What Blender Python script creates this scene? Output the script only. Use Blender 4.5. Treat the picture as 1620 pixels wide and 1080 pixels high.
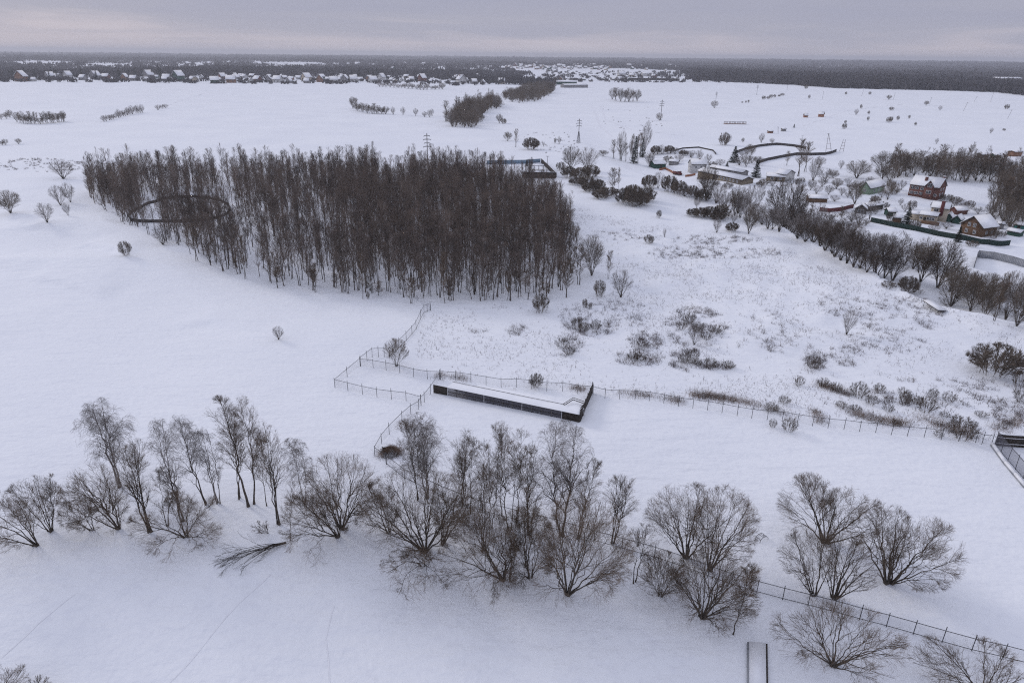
import bpy, math
import numpy as np
from mathutils import Matrix, Vector

for o in list(bpy.data.objects): bpy.data.objects.remove(o)
SC = bpy.context.scene
COL = SC.collection
PI = math.pi
W0, H0, FPX = 1620.0, 1080.0, 1080.0          # photograph size and focal length in its pixels

# ---------------------------------------------------------------- camera
CAM_H = 60.0
PITCH = math.radians(22.75)
ROLL = math.radians(0.62)
cF = np.array([0, math.cos(PITCH), -math.sin(PITCH)])
_r = np.array([1.0, 0, 0]); _u = np.array([0, math.sin(PITCH), math.cos(PITCH)])
cR = math.cos(ROLL) * _r + math.sin(ROLL) * _u
cU = -math.sin(ROLL) * _r + math.cos(ROLL) * _u
cP = np.array([0.0, 0.0, CAM_H])
cam = bpy.data.cameras.new('camera')
cam.sensor_width = 36; cam.lens = 36 * FPX / W0; cam.clip_start = 0.5; cam.clip_end = 40000
cam_o = bpy.data.objects.new('camera', cam); COL.objects.link(cam_o)
cam_o.matrix_world = Matrix(((cR[0], cU[0], -cF[0], 0), (cR[1], cU[1], -cF[1], 0), (cR[2], cU[2], -cF[2], CAM_H), (0, 0, 0, 1)))
SC.camera = cam_o

# ---------------------------------------------------------------- world: overcast sky over a thin daylight sky
SUN_EL, SUN_AZ = math.radians(24), math.radians(-52)      # azimuth measured from +Y, negative towards -X
world = bpy.data.worlds.new("World"); SC.world = world; world.use_nodes = True
nt = world.node_tree; nt.nodes.clear()
def N(nt, t, **kw):
    n = nt.nodes.new(t)
    for k, v in kw.items(): setattr(n, k, v)
    return n
wo = N(nt, 'ShaderNodeOutputWorld'); mx = N(nt, 'ShaderNodeMixShader')
b1 = N(nt, 'ShaderNodeBackground'); b2 = N(nt, 'ShaderNodeBackground')
sky = N(nt, 'ShaderNodeTexSky', sky_type='NISHITA', sun_disc=False, sun_elevation=SUN_EL, sun_rotation=SUN_AZ)
nt.links.new(sky.outputs[0], b1.inputs[0]); b1.inputs[1].default_value = 0.08
tc = N(nt, 'ShaderNodeTexCoord'); sx = N(nt, 'ShaderNodeSeparateXYZ'); nt.links.new(tc.outputs['Generated'], sx.inputs[0])
mp = N(nt, 'ShaderNodeMapping'); mp.inputs['Scale'].default_value = (2.2, 2.2, 26)
nt.links.new(tc.outputs['Generated'], mp.inputs[0])
nz = N(nt, 'ShaderNodeTexNoise'); nz.inputs['Scale'].default_value = 1.7; nz.inputs['Detail'].default_value = 6
nz.inputs['Roughness'].default_value = 0.55; nz.inputs['Distortion'].default_value = 0.5
nt.links.new(mp.outputs[0], nz.inputs['Vector'])
# elevation + noise drives the cloud colour
ad = N(nt, 'ShaderNodeMath', operation='MULTIPLY_ADD'); nt.links.new(nz.outputs['Fac'], ad.inputs[0]); ad.inputs[1].default_value = 0.10
nt.links.new(sx.outputs['Z'], ad.inputs[2])
rp = N(nt, 'ShaderNodeValToRGB'); nt.links.new(ad.outputs[0], rp.inputs[0])
cr = rp.color_ramp
cr.elements[0].position = 0.0; cr.elements[0].color = (0.58, 0.555, 0.625, 1)
cr.elements[1].position = 1.0; cr.elements[1].color = (0.70, 0.73, 0.89, 1)
for p, c in ((0.035, (0.58, 0.555, 0.625, 1)), (0.058, (0.52, 0.49, 0.56, 1)), (0.085, (0.39, 0.395, 0.49, 1)), (0.12, (0.36, 0.37, 0.48, 1)), (0.28, (0.50, 0.52, 0.66, 1))):
    e = cr.elements.new(p); e.color = c
nt.links.new(rp.outputs[0], b2.inputs[0]); b2.inputs[1].default_value = 0.93
mx.inputs[0].default_value = 0.97
nt.links.new(b1.outputs[0], mx.inputs[1]); nt.links.new(b2.outputs[0], mx.inputs[2]); nt.links.new(mx.outputs[0], wo.inputs[0])

sun = bpy.data.lights.new('sun', 'SUN'); sun.energy = 0.95; sun.angle = math.radians(14); sun.color = (1.0, 0.93, 0.86)
sun_o = bpy.data.objects.new('sun', sun); COL.objects.link(sun_o)
sd = Vector((math.sin(SUN_AZ) * math.cos(SUN_EL), math.cos(SUN_AZ) * math.cos(SUN_EL), math.sin(SUN_EL)))
sun_o.rotation_euler = sd.to_track_quat('Z', 'Y').to_euler(); sun_o.location = (0, 0, 200)
SC.view_settings.view_transform = 'Standard'; SC.view_settings.look = 'None'
SC.view_settings.exposure = 0.17; SC.view_settings.gamma = 1.0; SC.view_settings.use_curve_mapping = False
SC.cycles.use_denoising = False; SC.cycles.filter_width = 1.15; SC.cycles.volume_bounces = 0; SC.cycles.max_bounces = 5; SC.cycles.transparent_max_bounces = 12

# ---------------------------------------------------------------- numeric helpers
def smooth(t):
    t = np.clip(t, 0, 1); return t * t * (3 - 2 * t)
_tab = np.random.RandomState(7).rand(256, 256)
def vnoise(x, y, s, k=0):
    x = np.asarray(x, float) / s + 13.7 * (k + 1); y = np.asarray(y, float) / s + 5.3 * (k + 1)
    xi = np.floor(x).astype(int); yi = np.floor(y).astype(int); fx = smooth(x - xi); fy = smooth(y - yi)
    a = _tab[xi % 256, yi % 256]; b = _tab[(xi + 1) % 256, yi % 256]; c = _tab[xi % 256, (yi + 1) % 256]; d = _tab[(xi + 1) % 256, (yi + 1) % 256]
    return (a * (1 - fx) + b * fx) * (1 - fy) + (c * (1 - fx) + d * fx) * fy - 0.5
def ray(px, py):
    d = cF + ((px - W0 / 2) / FPX) * cR - ((py - H0 / 2) / FPX) * cU
    return d / np.linalg.norm(d)
def flat(px, py, z=0.0):
    d = ray(px, py); t = (z - CAM_H) / d[2]; return cP + t * d
BANK = np.array([flat(*p)[:2] for p in ((-300, 870), (0, 876), (190, 862), (420, 872), (540, 862), (700, 905), (900, 955), (1110, 985), (1300, 1040), (1700, 1090))])
VAL = np.array([flat(*p)[:2] for p in ((925, 225), (960, 256), (1050, 287), (1150, 326), (1230, 362), (1330, 408), (1430, 463), (1500, 493), (1620, 520), (1900, 575))])
DRIFTS = [(np.array([flat(*p)[:2] for p in ps]), A) for ps, A in ((((20, 446), (70, 450), (120, 463), (170, 484)), 0.9), (((90, 402), (140, 398), (180, 408), (200, 424)), 1.3), (((140, 448), (175, 446), (205, 434)), 1.3), (((215, 420), (255, 404), (300, 408), (330, 425)), 1.0), (((0, 372), (60, 366), (120, 368)), 0.9), (((470, 545), (520, 552), (600, 566)), 0.35), (((250, 520), (330, 516), (420, 530)), 0.5))]
def zf(x, y):
    x = np.asarray(x, float); y = np.asarray(y, float); r = np.hypot(x, y)
    z = 1.3 * vnoise(x, y * 1.5, 70) * smooth((r - 110) / 150) + 0.35 * vnoise(x, y, 17, 1) * smooth((r - 90) / 40)
    z += 4.4 * (vnoise(x * 0.8 + y * 0.5, y, 30, 4) + 0.8 * (0.35 - np.abs(vnoise(x * .7 + y * .6, y, 22, 14)))) * smooth((-x - 70) / 60) * smooth((y - 150) / 50) * smooth((330 - y) / 80)
    for P, A in DRIFTS:            # wind-cut drifts: a short steep lip and a long tail behind it
        dy = y - np.interp(x, P[:, 0], P[:, 1]); z += A * smooth(dy / 3.0) * (1 - smooth((dy - 3) / 20)) * smooth((x - P[0, 0]) / 9) * smooth((P[-1, 0] - x) / 9)
    mead = smooth((x - 5) / 30) * smooth((y - 128) / 20) * smooth((300 - y) / 60)
    z += mead * (1.1 * vnoise(x, y, 9, 2) + 0.7 * vnoise(x, y, 4, 3) + 1.5 * vnoise(x, y, 24, 5))
    bl = np.interp(x, BANK[:, 0], BANK[:, 1]); d = bl - y
    z -= 2.2 * smooth((d + 1.0) / 24)
    z += 0.14 * vnoise(x, y, 6, 6) + 0.6 * vnoise(x * .6 + y * .3, y, 21, 15) * smooth((r - 60) / 30) * smooth((500 - r) / 150)
    vl = np.interp(x, VAL[:, 0], VAL[:, 1]); dv = (y - vl) * 0.75
    z -= 4.2 * smooth((dv + 2) / 16) * (1 - smooth((dv - 70) / 160)) * smooth((x - VAL[0, 0] + 10) / 50)
    z += 1.0 * smooth((dv + 14) / 12) * (1 - smooth((dv + 2) / 8)) * smooth((x - VAL[1, 0]) / 40)
    z += 5 * vnoise(x, y, 900, 8) * smooth((r - 700) / 900)
    z += (8 + 26 * vnoise(x, y, 5200, 9)) * smooth((r - 3000) / 7000)
    return z
def G(px, py):
    """ground point seen at a pixel of the photograph"""
    d = ray(px, py); z = 0.0
    for _ in range(14):
        t = (z - CAM_H) / min(d[2], -1e-3); p = cP + t * d; z = 0.5 * z + 0.5 * float(zf(p[0], p[1]))
    p[2] = float(zf(p[0], p[1])); return p
def GV(px, py):
    px = np.asarray(px, float)[:, None]; py = np.asarray(py, float)[:, None]
    d = cF + ((px - W0 / 2) / FPX) * cR - ((py - H0 / 2) / FPX) * cU; d /= np.linalg.norm(d, axis=1, keepdims=True); z = np.zeros(len(d))
    for _ in range(14):
        t = (z - CAM_H) / np.minimum(d[:, 2], -1e-3); p = cP + t[:, None] * d; z = 0.5 * z + 0.5 * zf(p[:, 0], p[:, 1])
    p[:, 2] = zf(p[:, 0], p[:, 1]); return p
def inplane(B, px, py):
    """point seen at a pixel, on the upright plane through B that faces the camera"""
    n = np.array([B[0] - cP[0], B[1] - cP[1], 0.0]); n /= np.linalg.norm(n)
    d = ray(px, py); t = np.dot(B - cP, n) / np.dot(d, n); return cP + t * d
def ppm(B):
    return FPX / np.dot(B - cP, cF)       # photo pixels per metre at B

# ---------------------------------------------------------------- materials
MATS = {}
def mat(name, col, rough=0.85, col2=None, scale=1.0, spec=0.3, bump=0.0, bscale=None, coord='Object', obj_var=0.0, metallic=0.0, detail=4):
    m = bpy.data.materials.new(name); m.use_nodes = True; nt = m.node_tree; b = nt.nodes['Principled BSDF']
    b.inputs['Roughness'].default_value = rough; b.inputs['Specular IOR Level'].default_value = spec; b.inputs['Metallic'].default_value = metallic
    b.inputs['Base Color'].default_value = (*col, 1)
    tc = N(nt, 'ShaderNodeTexCoord'); out = None
    if col2 is not None:
        nz = N(nt, 'ShaderNodeTexNoise'); nz.inputs['Scale'].default_value = scale; nz.inputs['Detail'].default_value = detail
        nt.links.new(tc.outputs[coord], nz.inputs['Vector'])
        r = N(nt, 'ShaderNodeValToRGB'); r.color_ramp.elements[0].position = 0.35; r.color_ramp.elements[1].position = 0.65
        r.color_ramp.elements[0].color = (*col, 1); r.color_ramp.elements[1].color = (*col2, 1)
        nt.links.new(nz.outputs['Fac'], r.inputs[0]); out = r.outputs[0]
    if obj_var:
        oi = N(nt, 'ShaderNodeObjectInfo'); hs = N(nt, 'ShaderNodeHueSaturation')
        mr = N(nt, 'ShaderNodeMapRange'); mr.inputs[3].default_value = 1 - obj_var; mr.inputs[4].default_value = 1 + obj_var
        nt.links.new(oi.outputs['Random'], mr.inputs[0]); nt.links.new(mr.outputs[0], hs.inputs['Value'])
        if out: nt.links.new(out, hs.inputs['Color'])
        else: hs.inputs['Color'].default_value = (*col, 1)
        out = hs.outputs[0]
    if out: nt.links.new(out, b.inputs['Base Color'])
    if bump:
        n2 = N(nt, 'ShaderNodeTexNoise'); n2.inputs['Scale'].default_value = bscale or scale * 3; n2.inputs['Detail'].default_value = 5
        nt.links.new(tc.outputs[coord], n2.inputs['Vector'])
        bp = N(nt, 'ShaderNodeBump'); bp.inputs['Strength'].default_value = 1.0; bp.inputs['Distance'].default_value = bump
        nt.links.new(n2.outputs['Fac'], bp.inputs['Height']); nt.links.new(bp.outputs[0], b.inputs['Normal'])
    MATS[name] = m; return m

def snow_ground():
    m = bpy.data.materials.new('snow_ground'); m.use_nodes = True; nt = m.node_tree; b = nt.nodes['Principled BSDF']
    b.inputs['Roughness'].default_value = 0.75; b.inputs['Specular IOR Level'].default_value = 0.12
    tc = N(nt, 'ShaderNodeTexCoord')
    def noise(s, d=4, sc=(1, 1, 1), rot=0.0):
        mp = N(nt, 'ShaderNodeMapping'); mp.inputs['Scale'].default_value = sc; mp.inputs['Rotation'].default_value = (0, 0, rot)
        nt.links.new(tc.outputs['Object'], mp.inputs[0]); n = N(nt, 'ShaderNodeTexNoise'); n.inputs['Scale'].default_value = s; n.inputs['Detail'].default_value = d
        nt.links.new(mp.outputs[0], n.inputs['Vector']); return n.outputs['Fac']
    r = N(nt, 'ShaderNodeValToRGB'); nt.links.new(noise(0.025, 6), r.inputs[0])
    r.color_ramp.elements[0].position = 0.3; r.color_ramp.elements[0].color = (0.765, 0.785, 0.825, 1)
    r.color_ramp.elements[1].position = 0.7; r.color_ramp.elements[1].color = (0.83, 0.845, 0.87, 1)
    # fine crust: small darker specks of wind-blown dirt and stubble
    r2 = N(nt, 'ShaderNodeValToRGB'); nt.links.new(noise(0.9, 8), r2.inputs[0])
    r2.color_ramp.elements[0].position = 0.34; r2.color_ramp.elements[0].color = (0.96, 0.96, 0.97, 1)
    r2.color_ramp.elements[1].position = 0.5; r2.color_ramp.elements[1].color = (1, 1, 1, 1)
    mu = N(nt, 'ShaderNodeMix', data_type='RGBA', blend_type='MULTIPLY'); mu.inputs[0].default_value = 1
    nt.links.new(r.outputs[0], mu.inputs[6]); nt.links.new(r2.outputs[0], mu.inputs[7]); nt.links.new(mu.outputs[2], b.inputs['Base Color'])
    # drifts: long wind ripples plus crust grain
    a = N(nt, 'ShaderNodeMath', operation='MULTIPLY_ADD'); nt.links.new(noise(0.12, 6, (1, 3, 1), 0.5), a.inputs[0]); a.inputs[1].default_value = 4.0
    nt.links.new(noise(1.1, 7), a.inputs[2])
    bp = N(nt, 'ShaderNodeBump'); bp.inputs['Strength'].default_value = 0.45; bp.inputs['Distance'].default_value = 0.28
    nt.links.new(a.outputs[0], bp.inputs['Height']); nt.links.new(bp.outputs[0], b.inputs['Normal'])
    MATS['snow_ground'] = m; return m
snow_ground()
mat('snow', (0.80, 0.81, 0.84), 0.8, (0.84, 0.85, 0.87), 0.8, 0.1, 0.05, 1.5)
mat('packed_snow', (0.72, 0.73, 0.77), 0.8, (0.79, 0.80, 0.835), 1.2, 0.1, 0.05, 3)
mat('bark', (0.052, 0.043, 0.036), 0.95, (0.115, 0.094, 0.076), 1.2, 0.15, 0.02, 6, obj_var=0.2)
mat('twig', (0.115, 0.085, 0.064), 0.95, (0.185, 0.138, 0.102), 0.6, 0.1, obj_var=0.15)
mat('twig_grey', (0.15, 0.132, 0.126), 0.95, (0.26, 0.235, 0.225), 0.6, 0.1, obj_var=0.12)
mat('birch_bark', (0.32, 0.29, 0.27), 0.9, (0.07, 0.06, 0.055), 0.8, 0.15)
mat('grove_bark', (0.075, 0.064, 0.058), 0.95, (0.20, 0.175, 0.16), 0.5, 0.1, obj_var=0.35)
mat('grove_twig', (0.095, 0.076, 0.066), 0.95, (0.26, 0.205, 0.170), 0.11, 0.05, obj_var=0.25)
mat('shrub_twig', (0.105, 0.084, 0.068), 0.95, (0.18, 0.146, 0.116), 0.7, 0.1, obj_var=0.2)
mat('brown_twig', (0.095, 0.068, 0.048), 0.95, (0.060, 0.046, 0.038), 0.6, 0.1, obj_var=0.15)
mat('dry_grass', (0.24, 0.165, 0.115), 0.95, (0.12, 0.09, 0.075), 0.4, 0.1)
mat('weed', (0.15, 0.115, 0.105), 0.95, (0.085, 0.068, 0.070), 0.2, 0.1)
mat('needles', (0.012, 0.020, 0.014), 0.9, (0.030, 0.043, 0.030), 1.2, 0.1)
mat('far_wood', (0.055, 0.050, 0.054), 0.95, (0.085, 0.077, 0.081), 0.02, 0.05)
mat('dark_wood', (0.030, 0.025, 0.022), 0.85, (0.060, 0.050, 0.042), 2.0, 0.2, 0.02, 8)
mat('fence_metal', (0.045, 0.045, 0.052), 0.6, None, 1, 0.4)
mat('green_fence', (0.006, 0.024, 0.020), 0.8, (0.010, 0.034, 0.028), 0.3, 0.4, 0.01, 5)
mat('concrete', (0.26, 0.27, 0.29), 0.9, (0.34, 0.35, 0.37), 0.5, 0.2, 0.02, 4)
mat('pale_trim', (0.62, 0.62, 0.64), 0.7)
mat('glass', (0.02, 0.022, 0.028), 0.15, None, 1, 0.6)
mat('red_brick', (0.115, 0.050, 0.042), 0.9, (0.155, 0.072, 0.058), 0.8, 0.2, 0.01, 10)
mat('brown_plank', (0.115, 0.066, 0.040), 0.85, (0.15, 0.090, 0.054), 0.8, 0.2, 0.01, 10)
mat('cream_plaster', (0.40, 0.34, 0.26), 0.9, (0.46, 0.40, 0.32), 0.7, 0.2)
mat('yellow_plaster', (0.24, 0.20, 0.145), 0.9, (0.16, 0.13, 0.10), 0.4, 0.2)
mat('white_wall', (0.56, 0.56, 0.55), 0.9, (0.46, 0.45, 0.44), 0.5, 0.2)
mat('grey_wall', (0.22, 0.215, 0.22), 0.9, (0.29, 0.28, 0.28), 0.5, 0.2)
mat('green_wall', (0.20, 0.27, 0.19), 0.85, (0.24, 0.31, 0.23), 0.8, 0.2)
mat('dark_green_wall', (0.025, 0.065, 0.050), 0.85, (0.04, 0.09, 0.07), 0.8, 0.2)
mat('teal_wall', (0.03, 0.15, 0.14), 0.8, (0.05, 0.19, 0.175), 0.8, 0.2)
mat('red_paint', (0.095, 0.018, 0.019), 0.7, (0.13, 0.028, 0.028), 1.5, 0.4)
mat('orange_paint', (0.28, 0.11, 0.06), 0.8, (0.34, 0.16, 0.09), 1.0, 0.3)
mat('orange_brick', (0.22, 0.115, 0.075), 0.9, (0.27, 0.155, 0.105), 0.3, 0.2)
mat('roof_sheet', (0.055, 0.050, 0.052), 0.6, (0.085, 0.075, 0.075), 0.8, 0.4)
mat('red_roof', (0.17, 0.04, 0.04), 0.6)
mat('tyre', (0.018, 0.018, 0.018), 0.9)
mat('blue_sheet', (0.16, 0.24, 0.32), 0.6, (0.2, 0.28, 0.36), 0.5, 0.4)
mat('pole_grey', (0.10, 0.095, 0.095), 0.85, (0.16, 0.15, 0.15), 0.5, 0.2)
def mesh_mat(name, col, cell, dens):
    """woven wire: crossing diagonal strands, open between them"""
    m = bpy.data.materials.new(name); m.use_nodes = True; nt = m.node_tree; b = nt.nodes['Principled BSDF']
    b.inputs['Base Color'].default_value = (*col, 1); b.inputs['Roughness'].default_value = 0.6
    out = nt.nodes['Material Output']; tc = N(nt, 'ShaderNodeTexCoord'); sx = N(nt, 'ShaderNodeSeparateXYZ'); nt.links.new(tc.outputs['UV'], sx.inputs[0])
    outs = []
    for sg in ('ADD', 'SUBTRACT'):
        a = N(nt, 'ShaderNodeMath', operation=sg); nt.links.new(sx.outputs[0], a.inputs[0]); nt.links.new(sx.outputs[1], a.inputs[1])
        d = N(nt, 'ShaderNodeMath', operation='DIVIDE'); nt.links.new(a.outputs[0], d.inputs[0]); d.inputs[1].default_value = cell
        f = N(nt, 'ShaderNodeMath', operation='FRACT'); nt.links.new(d.outputs[0], f.inputs[0])
        l = N(nt, 'ShaderNodeMath', operation='LESS_THAN'); nt.links.new(f.outputs[0], l.inputs[0]); l.inputs[1].default_value = dens; outs.append(l.outputs[0])
    mxx = N(nt, 'ShaderNodeMath', operation='MAXIMUM'); nt.links.new(outs[0], mxx.inputs[0]); nt.links.new(outs[1], mxx.inputs[1])
    tr = N(nt, 'ShaderNodeBsdfTransparent'); ms = N(nt, 'ShaderNodeMixShader')
    nt.links.new(mxx.outputs[0], ms.inputs[0]); nt.links.new(tr.outputs[0], ms.inputs[1]); nt.links.new(b.outputs[0], ms.inputs[2]); nt.links.new(ms.outputs[0], out.inputs['Surface'])
    MATS[name] = m
mat('weathered_board', (0.055, 0.050, 0.050), 0.9, (0.085, 0.078, 0.076), 0.6, 0.15)
mesh_mat('chain_link', (0.12, 0.12, 0.14), 0.10, 0.05)
mesh_mat('dense_mesh', (0.10, 0.10, 0.13), 0.08, 0.28)
mesh_mat('shed_net', (0.085, 0.082, 0.10), 0.06, 0.52)

# ---------------------------------------------------------------- mesh and object helpers
class MB:
    """collects triangles and quads (all stored as quads/tris) and links them as one mesh"""
    def __init__(s): s.v = []; s.q = []; s.t = []; s.uv = None; s.n = 0
    def add(s, v, q=None, t=None):
        v = np.asarray(v, np.float32).reshape(-1, 3)
        if q is not None and len(q): s.q.append(np.asarray(q, np.int32).reshape(-1, 4) + s.n)
        if t is not None and len(t): s.t.append(np.asarray(t, np.int32).reshape(-1, 3) + s.n)
        s.v.append(v); s.n += len(v); return s
    def box(s, x0, x1, y0, y1, z0, z1, M=None):
        v = np.array([(x, y, z) for z in (z0, z1) for y in (y0, y1) for x in (x0, x1)], float)
        if M is not None: v = v @ M[:3, :3].T + M[:3, 3]
        return s.add(v, [(0, 2, 3, 1), (4, 5, 7, 6), (0, 1, 5, 4), (2, 6, 7, 3), (0, 4, 6, 2), (1, 3, 7, 5)])
    def bar(s, a, b, w, h=None, sides=4):
        a = np.asarray(a, float); b = np.asarray(b, float)
        P = np.array([[a, b]]); R = np.array([[w / 2, (h if h is not None else w) / 2]])
        V, Q = tubes(P, R, sides, cap=True); return s.add(V, *Q)
    def data(s):
        v = np.concatenate(s.v) if s.v else np.zeros((0, 3), np.float32)
        q = np.concatenate(s.q) if s.q else np.zeros((0, 4), np.int32)
        t = np.concatenate(s.t) if s.t else np.zeros((0, 3), np.int32)
        return v, q, t
    def mesh(s, name, m, smooth_=False):
        v, q, t = s.data(); me = bpy.data.meshes.new(name)
        me.vertices.add(len(v)); me.vertices.foreach_set('co', v.ravel())
        nl = q.size + t.size; me.loops.add(nl); me.loops.foreach_set('vertex_index', np.concatenate([q.ravel(), t.ravel()]))
        st = np.concatenate([np.arange(len(q)) * 4, q.size + np.arange(len(t)) * 3]).astype(np.int32)
        me.polygons.add(len(st)); me.polygons.foreach_set('loop_start', st)
        me.update(calc_edges=True)
        if smooth_: me.polygons.foreach_set('use_smooth', np.ones(len(st), bool))
        me.materials.append(MATS[m] if isinstance(m, str) else m)
        return me
    def obj(s, name, m, parent=None, smooth_=False, loc=None):
        o = bpy.data.objects.new(name, s.mesh(name, m, smooth_)); COL.objects.link(o)
        if parent is not None: o.parent = parent
        if loc is not None: o.location = loc
        return o
def tubes(P, R, S, cap=False, seed=0):
    """P[N,K,3] polylines, R[N,K] radii -> verts and quads of S-sided tubes"""
    P = np.asarray(P, float); R = np.asarray(R, float); Nn, K, _ = P.shape
    T = P[:, -1] - P[:, 0]; T /= (np.linalg.norm(T, axis=1, keepdims=True) + 1e-9)
    ref = np.where(np.abs(T[:, 2:3]) < 0.9, np.array([[0, 0, 1.0]]), np.array([[1.0, 0, 0]]))
    A = np.cross(T, ref); A /= (np.linalg.norm(A, axis=1, keepdims=True) + 1e-9); B = np.cross(T, A)
    an = np.arange(S) / S * 2 * PI + (PI / 4 if S == 4 else 0)
    k = 1.4142 if S == 4 else 1.0
    ring = np.cos(an)[None, :, None] * A[:, None, :] + np.sin(an)[None, :, None] * B[:, None, :]     # N,S,3
    V = P[:, :, None, :] + R[:, :, None, None] * k * ring[:, None, :, :]
    idx = np.arange(Nn * K * S).reshape(Nn, K, S)
    a = idx[:, :-1]; b = idx[:, 1:]
    Q = np.stack([a, np.roll(a, -1, 2), np.roll(b, -1, 2), b], -1).reshape(-1, 4)
    t = None
    if cap:
        t = []
        for n in range(Nn):
            f, l = idx[n, 0], idx[n, -1]
            for j in range(1, S - 1): t.append((f[0], f[j + 1], f[j])); t.append((l[0], l[j], l[j + 1]))
    return V.reshape(-1, 3), (Q, t)
def spikes(P0, P1, w, rng):
    """flat tapering slivers from P0 to P1"""
    d = P1 - P0; r = rng.normal(size=d.shape); s = np.cross(d, r); s /= (np.linalg.norm(s, axis=1, keepdims=True) + 1e-9); s *= np.asarray(w).reshape(-1, 1) / 2
    V = np.stack([P0 - s, P0 + s, P1], 1).reshape(-1, 3); return V, np.arange(len(V)).reshape(-1, 3)
def tag(o, label=None, cat=None, group=None, kind=None):
    if label: o['label'] = label
    if cat: o['category'] = cat
    if group: o['group'] = group
    if kind: o['kind'] = kind
    return o
def empty(name, loc, rz=0.0):
    o = bpy.data.objects.new(name, None); COL.objects.link(o); o.empty_display_size = 0.5
    o.location = tuple(float(c) for c in loc); o.rotation_euler = (0, 0, rz); return o

# ---------------------------------------------------------------- ground
def build_ground():
    th = np.concatenate([np.linspace(-58, 58, 620), np.linspace(60, 300, 121)]) * PI / 180
    r = [3.0]
    while r[-1] < 19000: r.append(r[-1] + max(0.6 if r[-1] < 330 else 0, r[-1] * (0.0065 if r[-1] < 420 else 0.02)))
    r = np.array(r)
    X = r[:, None] * np.sin(th)[None]; Y = r[:, None] * np.cos(th)[None]; Z = zf(X, Y)
    V = np.stack([X, Y, Z], -1).reshape(-1, 3); nr, na = len(r), len(th)
    V = np.concatenate([V, [[0, 0, float(zf(0, 0))]]])
    i = np.arange(nr * na).reshape(nr, na); j = np.roll(i, -1, 1)
    Q = np.stack([i[:-1], i[1:], j[1:], j[:-1]], -1).reshape(-1, 4)
    T = np.stack([np.full(na, nr * na), i[0], j[0]], -1)
    o = MB().add(V, Q, T).obj('ground', 'snow_ground', smooth_=True); tag(o, kind='structure')
    print('ground', nr, na)
build_ground()
def ribbon(name, pts, width, m='packed_snow', lift=0.02, n=80, wob=0.3, seed=1):
    """a trodden or driven track laid on the ground"""
    P = np.array([G(*p)[:2] for p in pts]); s = np.concatenate([[0], np.cumsum(np.linalg.norm(np.diff(P, axis=0), axis=1))])
    u = np.linspace(0, s[-1], n); X = np.interp(u, s, P[:, 0]); Y = np.interp(u, s, P[:, 1])
    X = X + wob * vnoise(u, u * 0 + seed, 7); Y = Y + wob * vnoise(u, u * 0 + seed + 9, 7)
    dx = np.gradient(X); dy = np.gradient(Y); l = np.hypot(dx, dy); nx, ny = -dy / l, dx / l
    w = width / 2 * (0.75 + 0.5 * (vnoise(u, u * 0 + seed, 1.5) + 0.5))
    rows = []
    for k in (-1, 0, 1): x = X + k * nx * w; y = Y + k * ny * w; rows.append(np.stack([x, y, zf(x, y) + lift], -1))
    V = np.stack(rows, 1).reshape(-1, 3); i = np.arange(n * 3).reshape(n, 3)
    Q = np.stack([i[:-1, :-1], i[:-1, 1:], i[1:, 1:], i[1:, :-1]], -1).reshape(-1, 4)
    tag(MB().add(V, Q).obj(name, m, smooth_=True), kind='structure')

# ---------------------------------------------------------------- tree growth
UP = np.array([0, 0, 1.0])
def norm(v): return v / (np.linalg.norm(v, axis=-1, keepdims=True) + 1e-9)
def exit_dist(p, d, c, a):
    q = (p - c) / a; e = d / a; A = (e * e).sum(-1); B = 2 * (q * e).sum(-1); C = (q * q).sum(-1) - 1
    D = np.maximum(B * B - 4 * A * C, 0); t = (-B + np.sqrt(D)) / (2 * A)
    return np.where(t > 0, t, 0)
def stems(rng, base, c, a, n, K, r0, lean=0.5, base_spread=0.25, tmin=0.55, topbias=0.4, stiff=0.5):
    """main limbs: curves from the foot to points in the upper shell of the crown envelope"""
    P = []; R = []; ph0 = rng.uniform(0, 2 * PI)
    for i in range(n):
        ph = ph0 + i * 2.39996 + rng.uniform(-.25, .25)
        el = (topbias + (1 - topbias) * ((i + rng.uniform(.25, .75)) / n) ** 0.8) if n > 1 else 1.0
        sh = rng.uniform(0.84, 0.97)
        rr = math.sqrt(max(0, 1 - el * el)) if n > 1 else 0.05
        T = c + a * sh * np.array([rr * math.cos(ph), rr * math.sin(ph), el])
        b = base + np.array([math.cos(ph), math.sin(ph), 0]) * base_spread * rng.uniform(.3, 1)
        L = np.linalg.norm(T - b); ctl = b + (T - b) * 0.42 + UP * L * rng.uniform(0.08, 0.26) * stiff * (1 if n > 1 else 0) + rng.normal(size=3) * L * 0.03
        t = np.linspace(0, 1, K)[:, None]; p = (1 - t) ** 2 * b + 2 * t * (1 - t) * ctl + t * t * T
        p += (rng.normal(size=(K, 3)) * L * 0.010) * np.sin(t * PI)
        rs = r0 * rng.uniform(.7, 1.1) * (L / 12) ** 0.5
        P.append(p); R.append(rs * (1 - 0.93 * t[:, 0] ** 0.8))
    return np.array(P), np.array(R)
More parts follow.
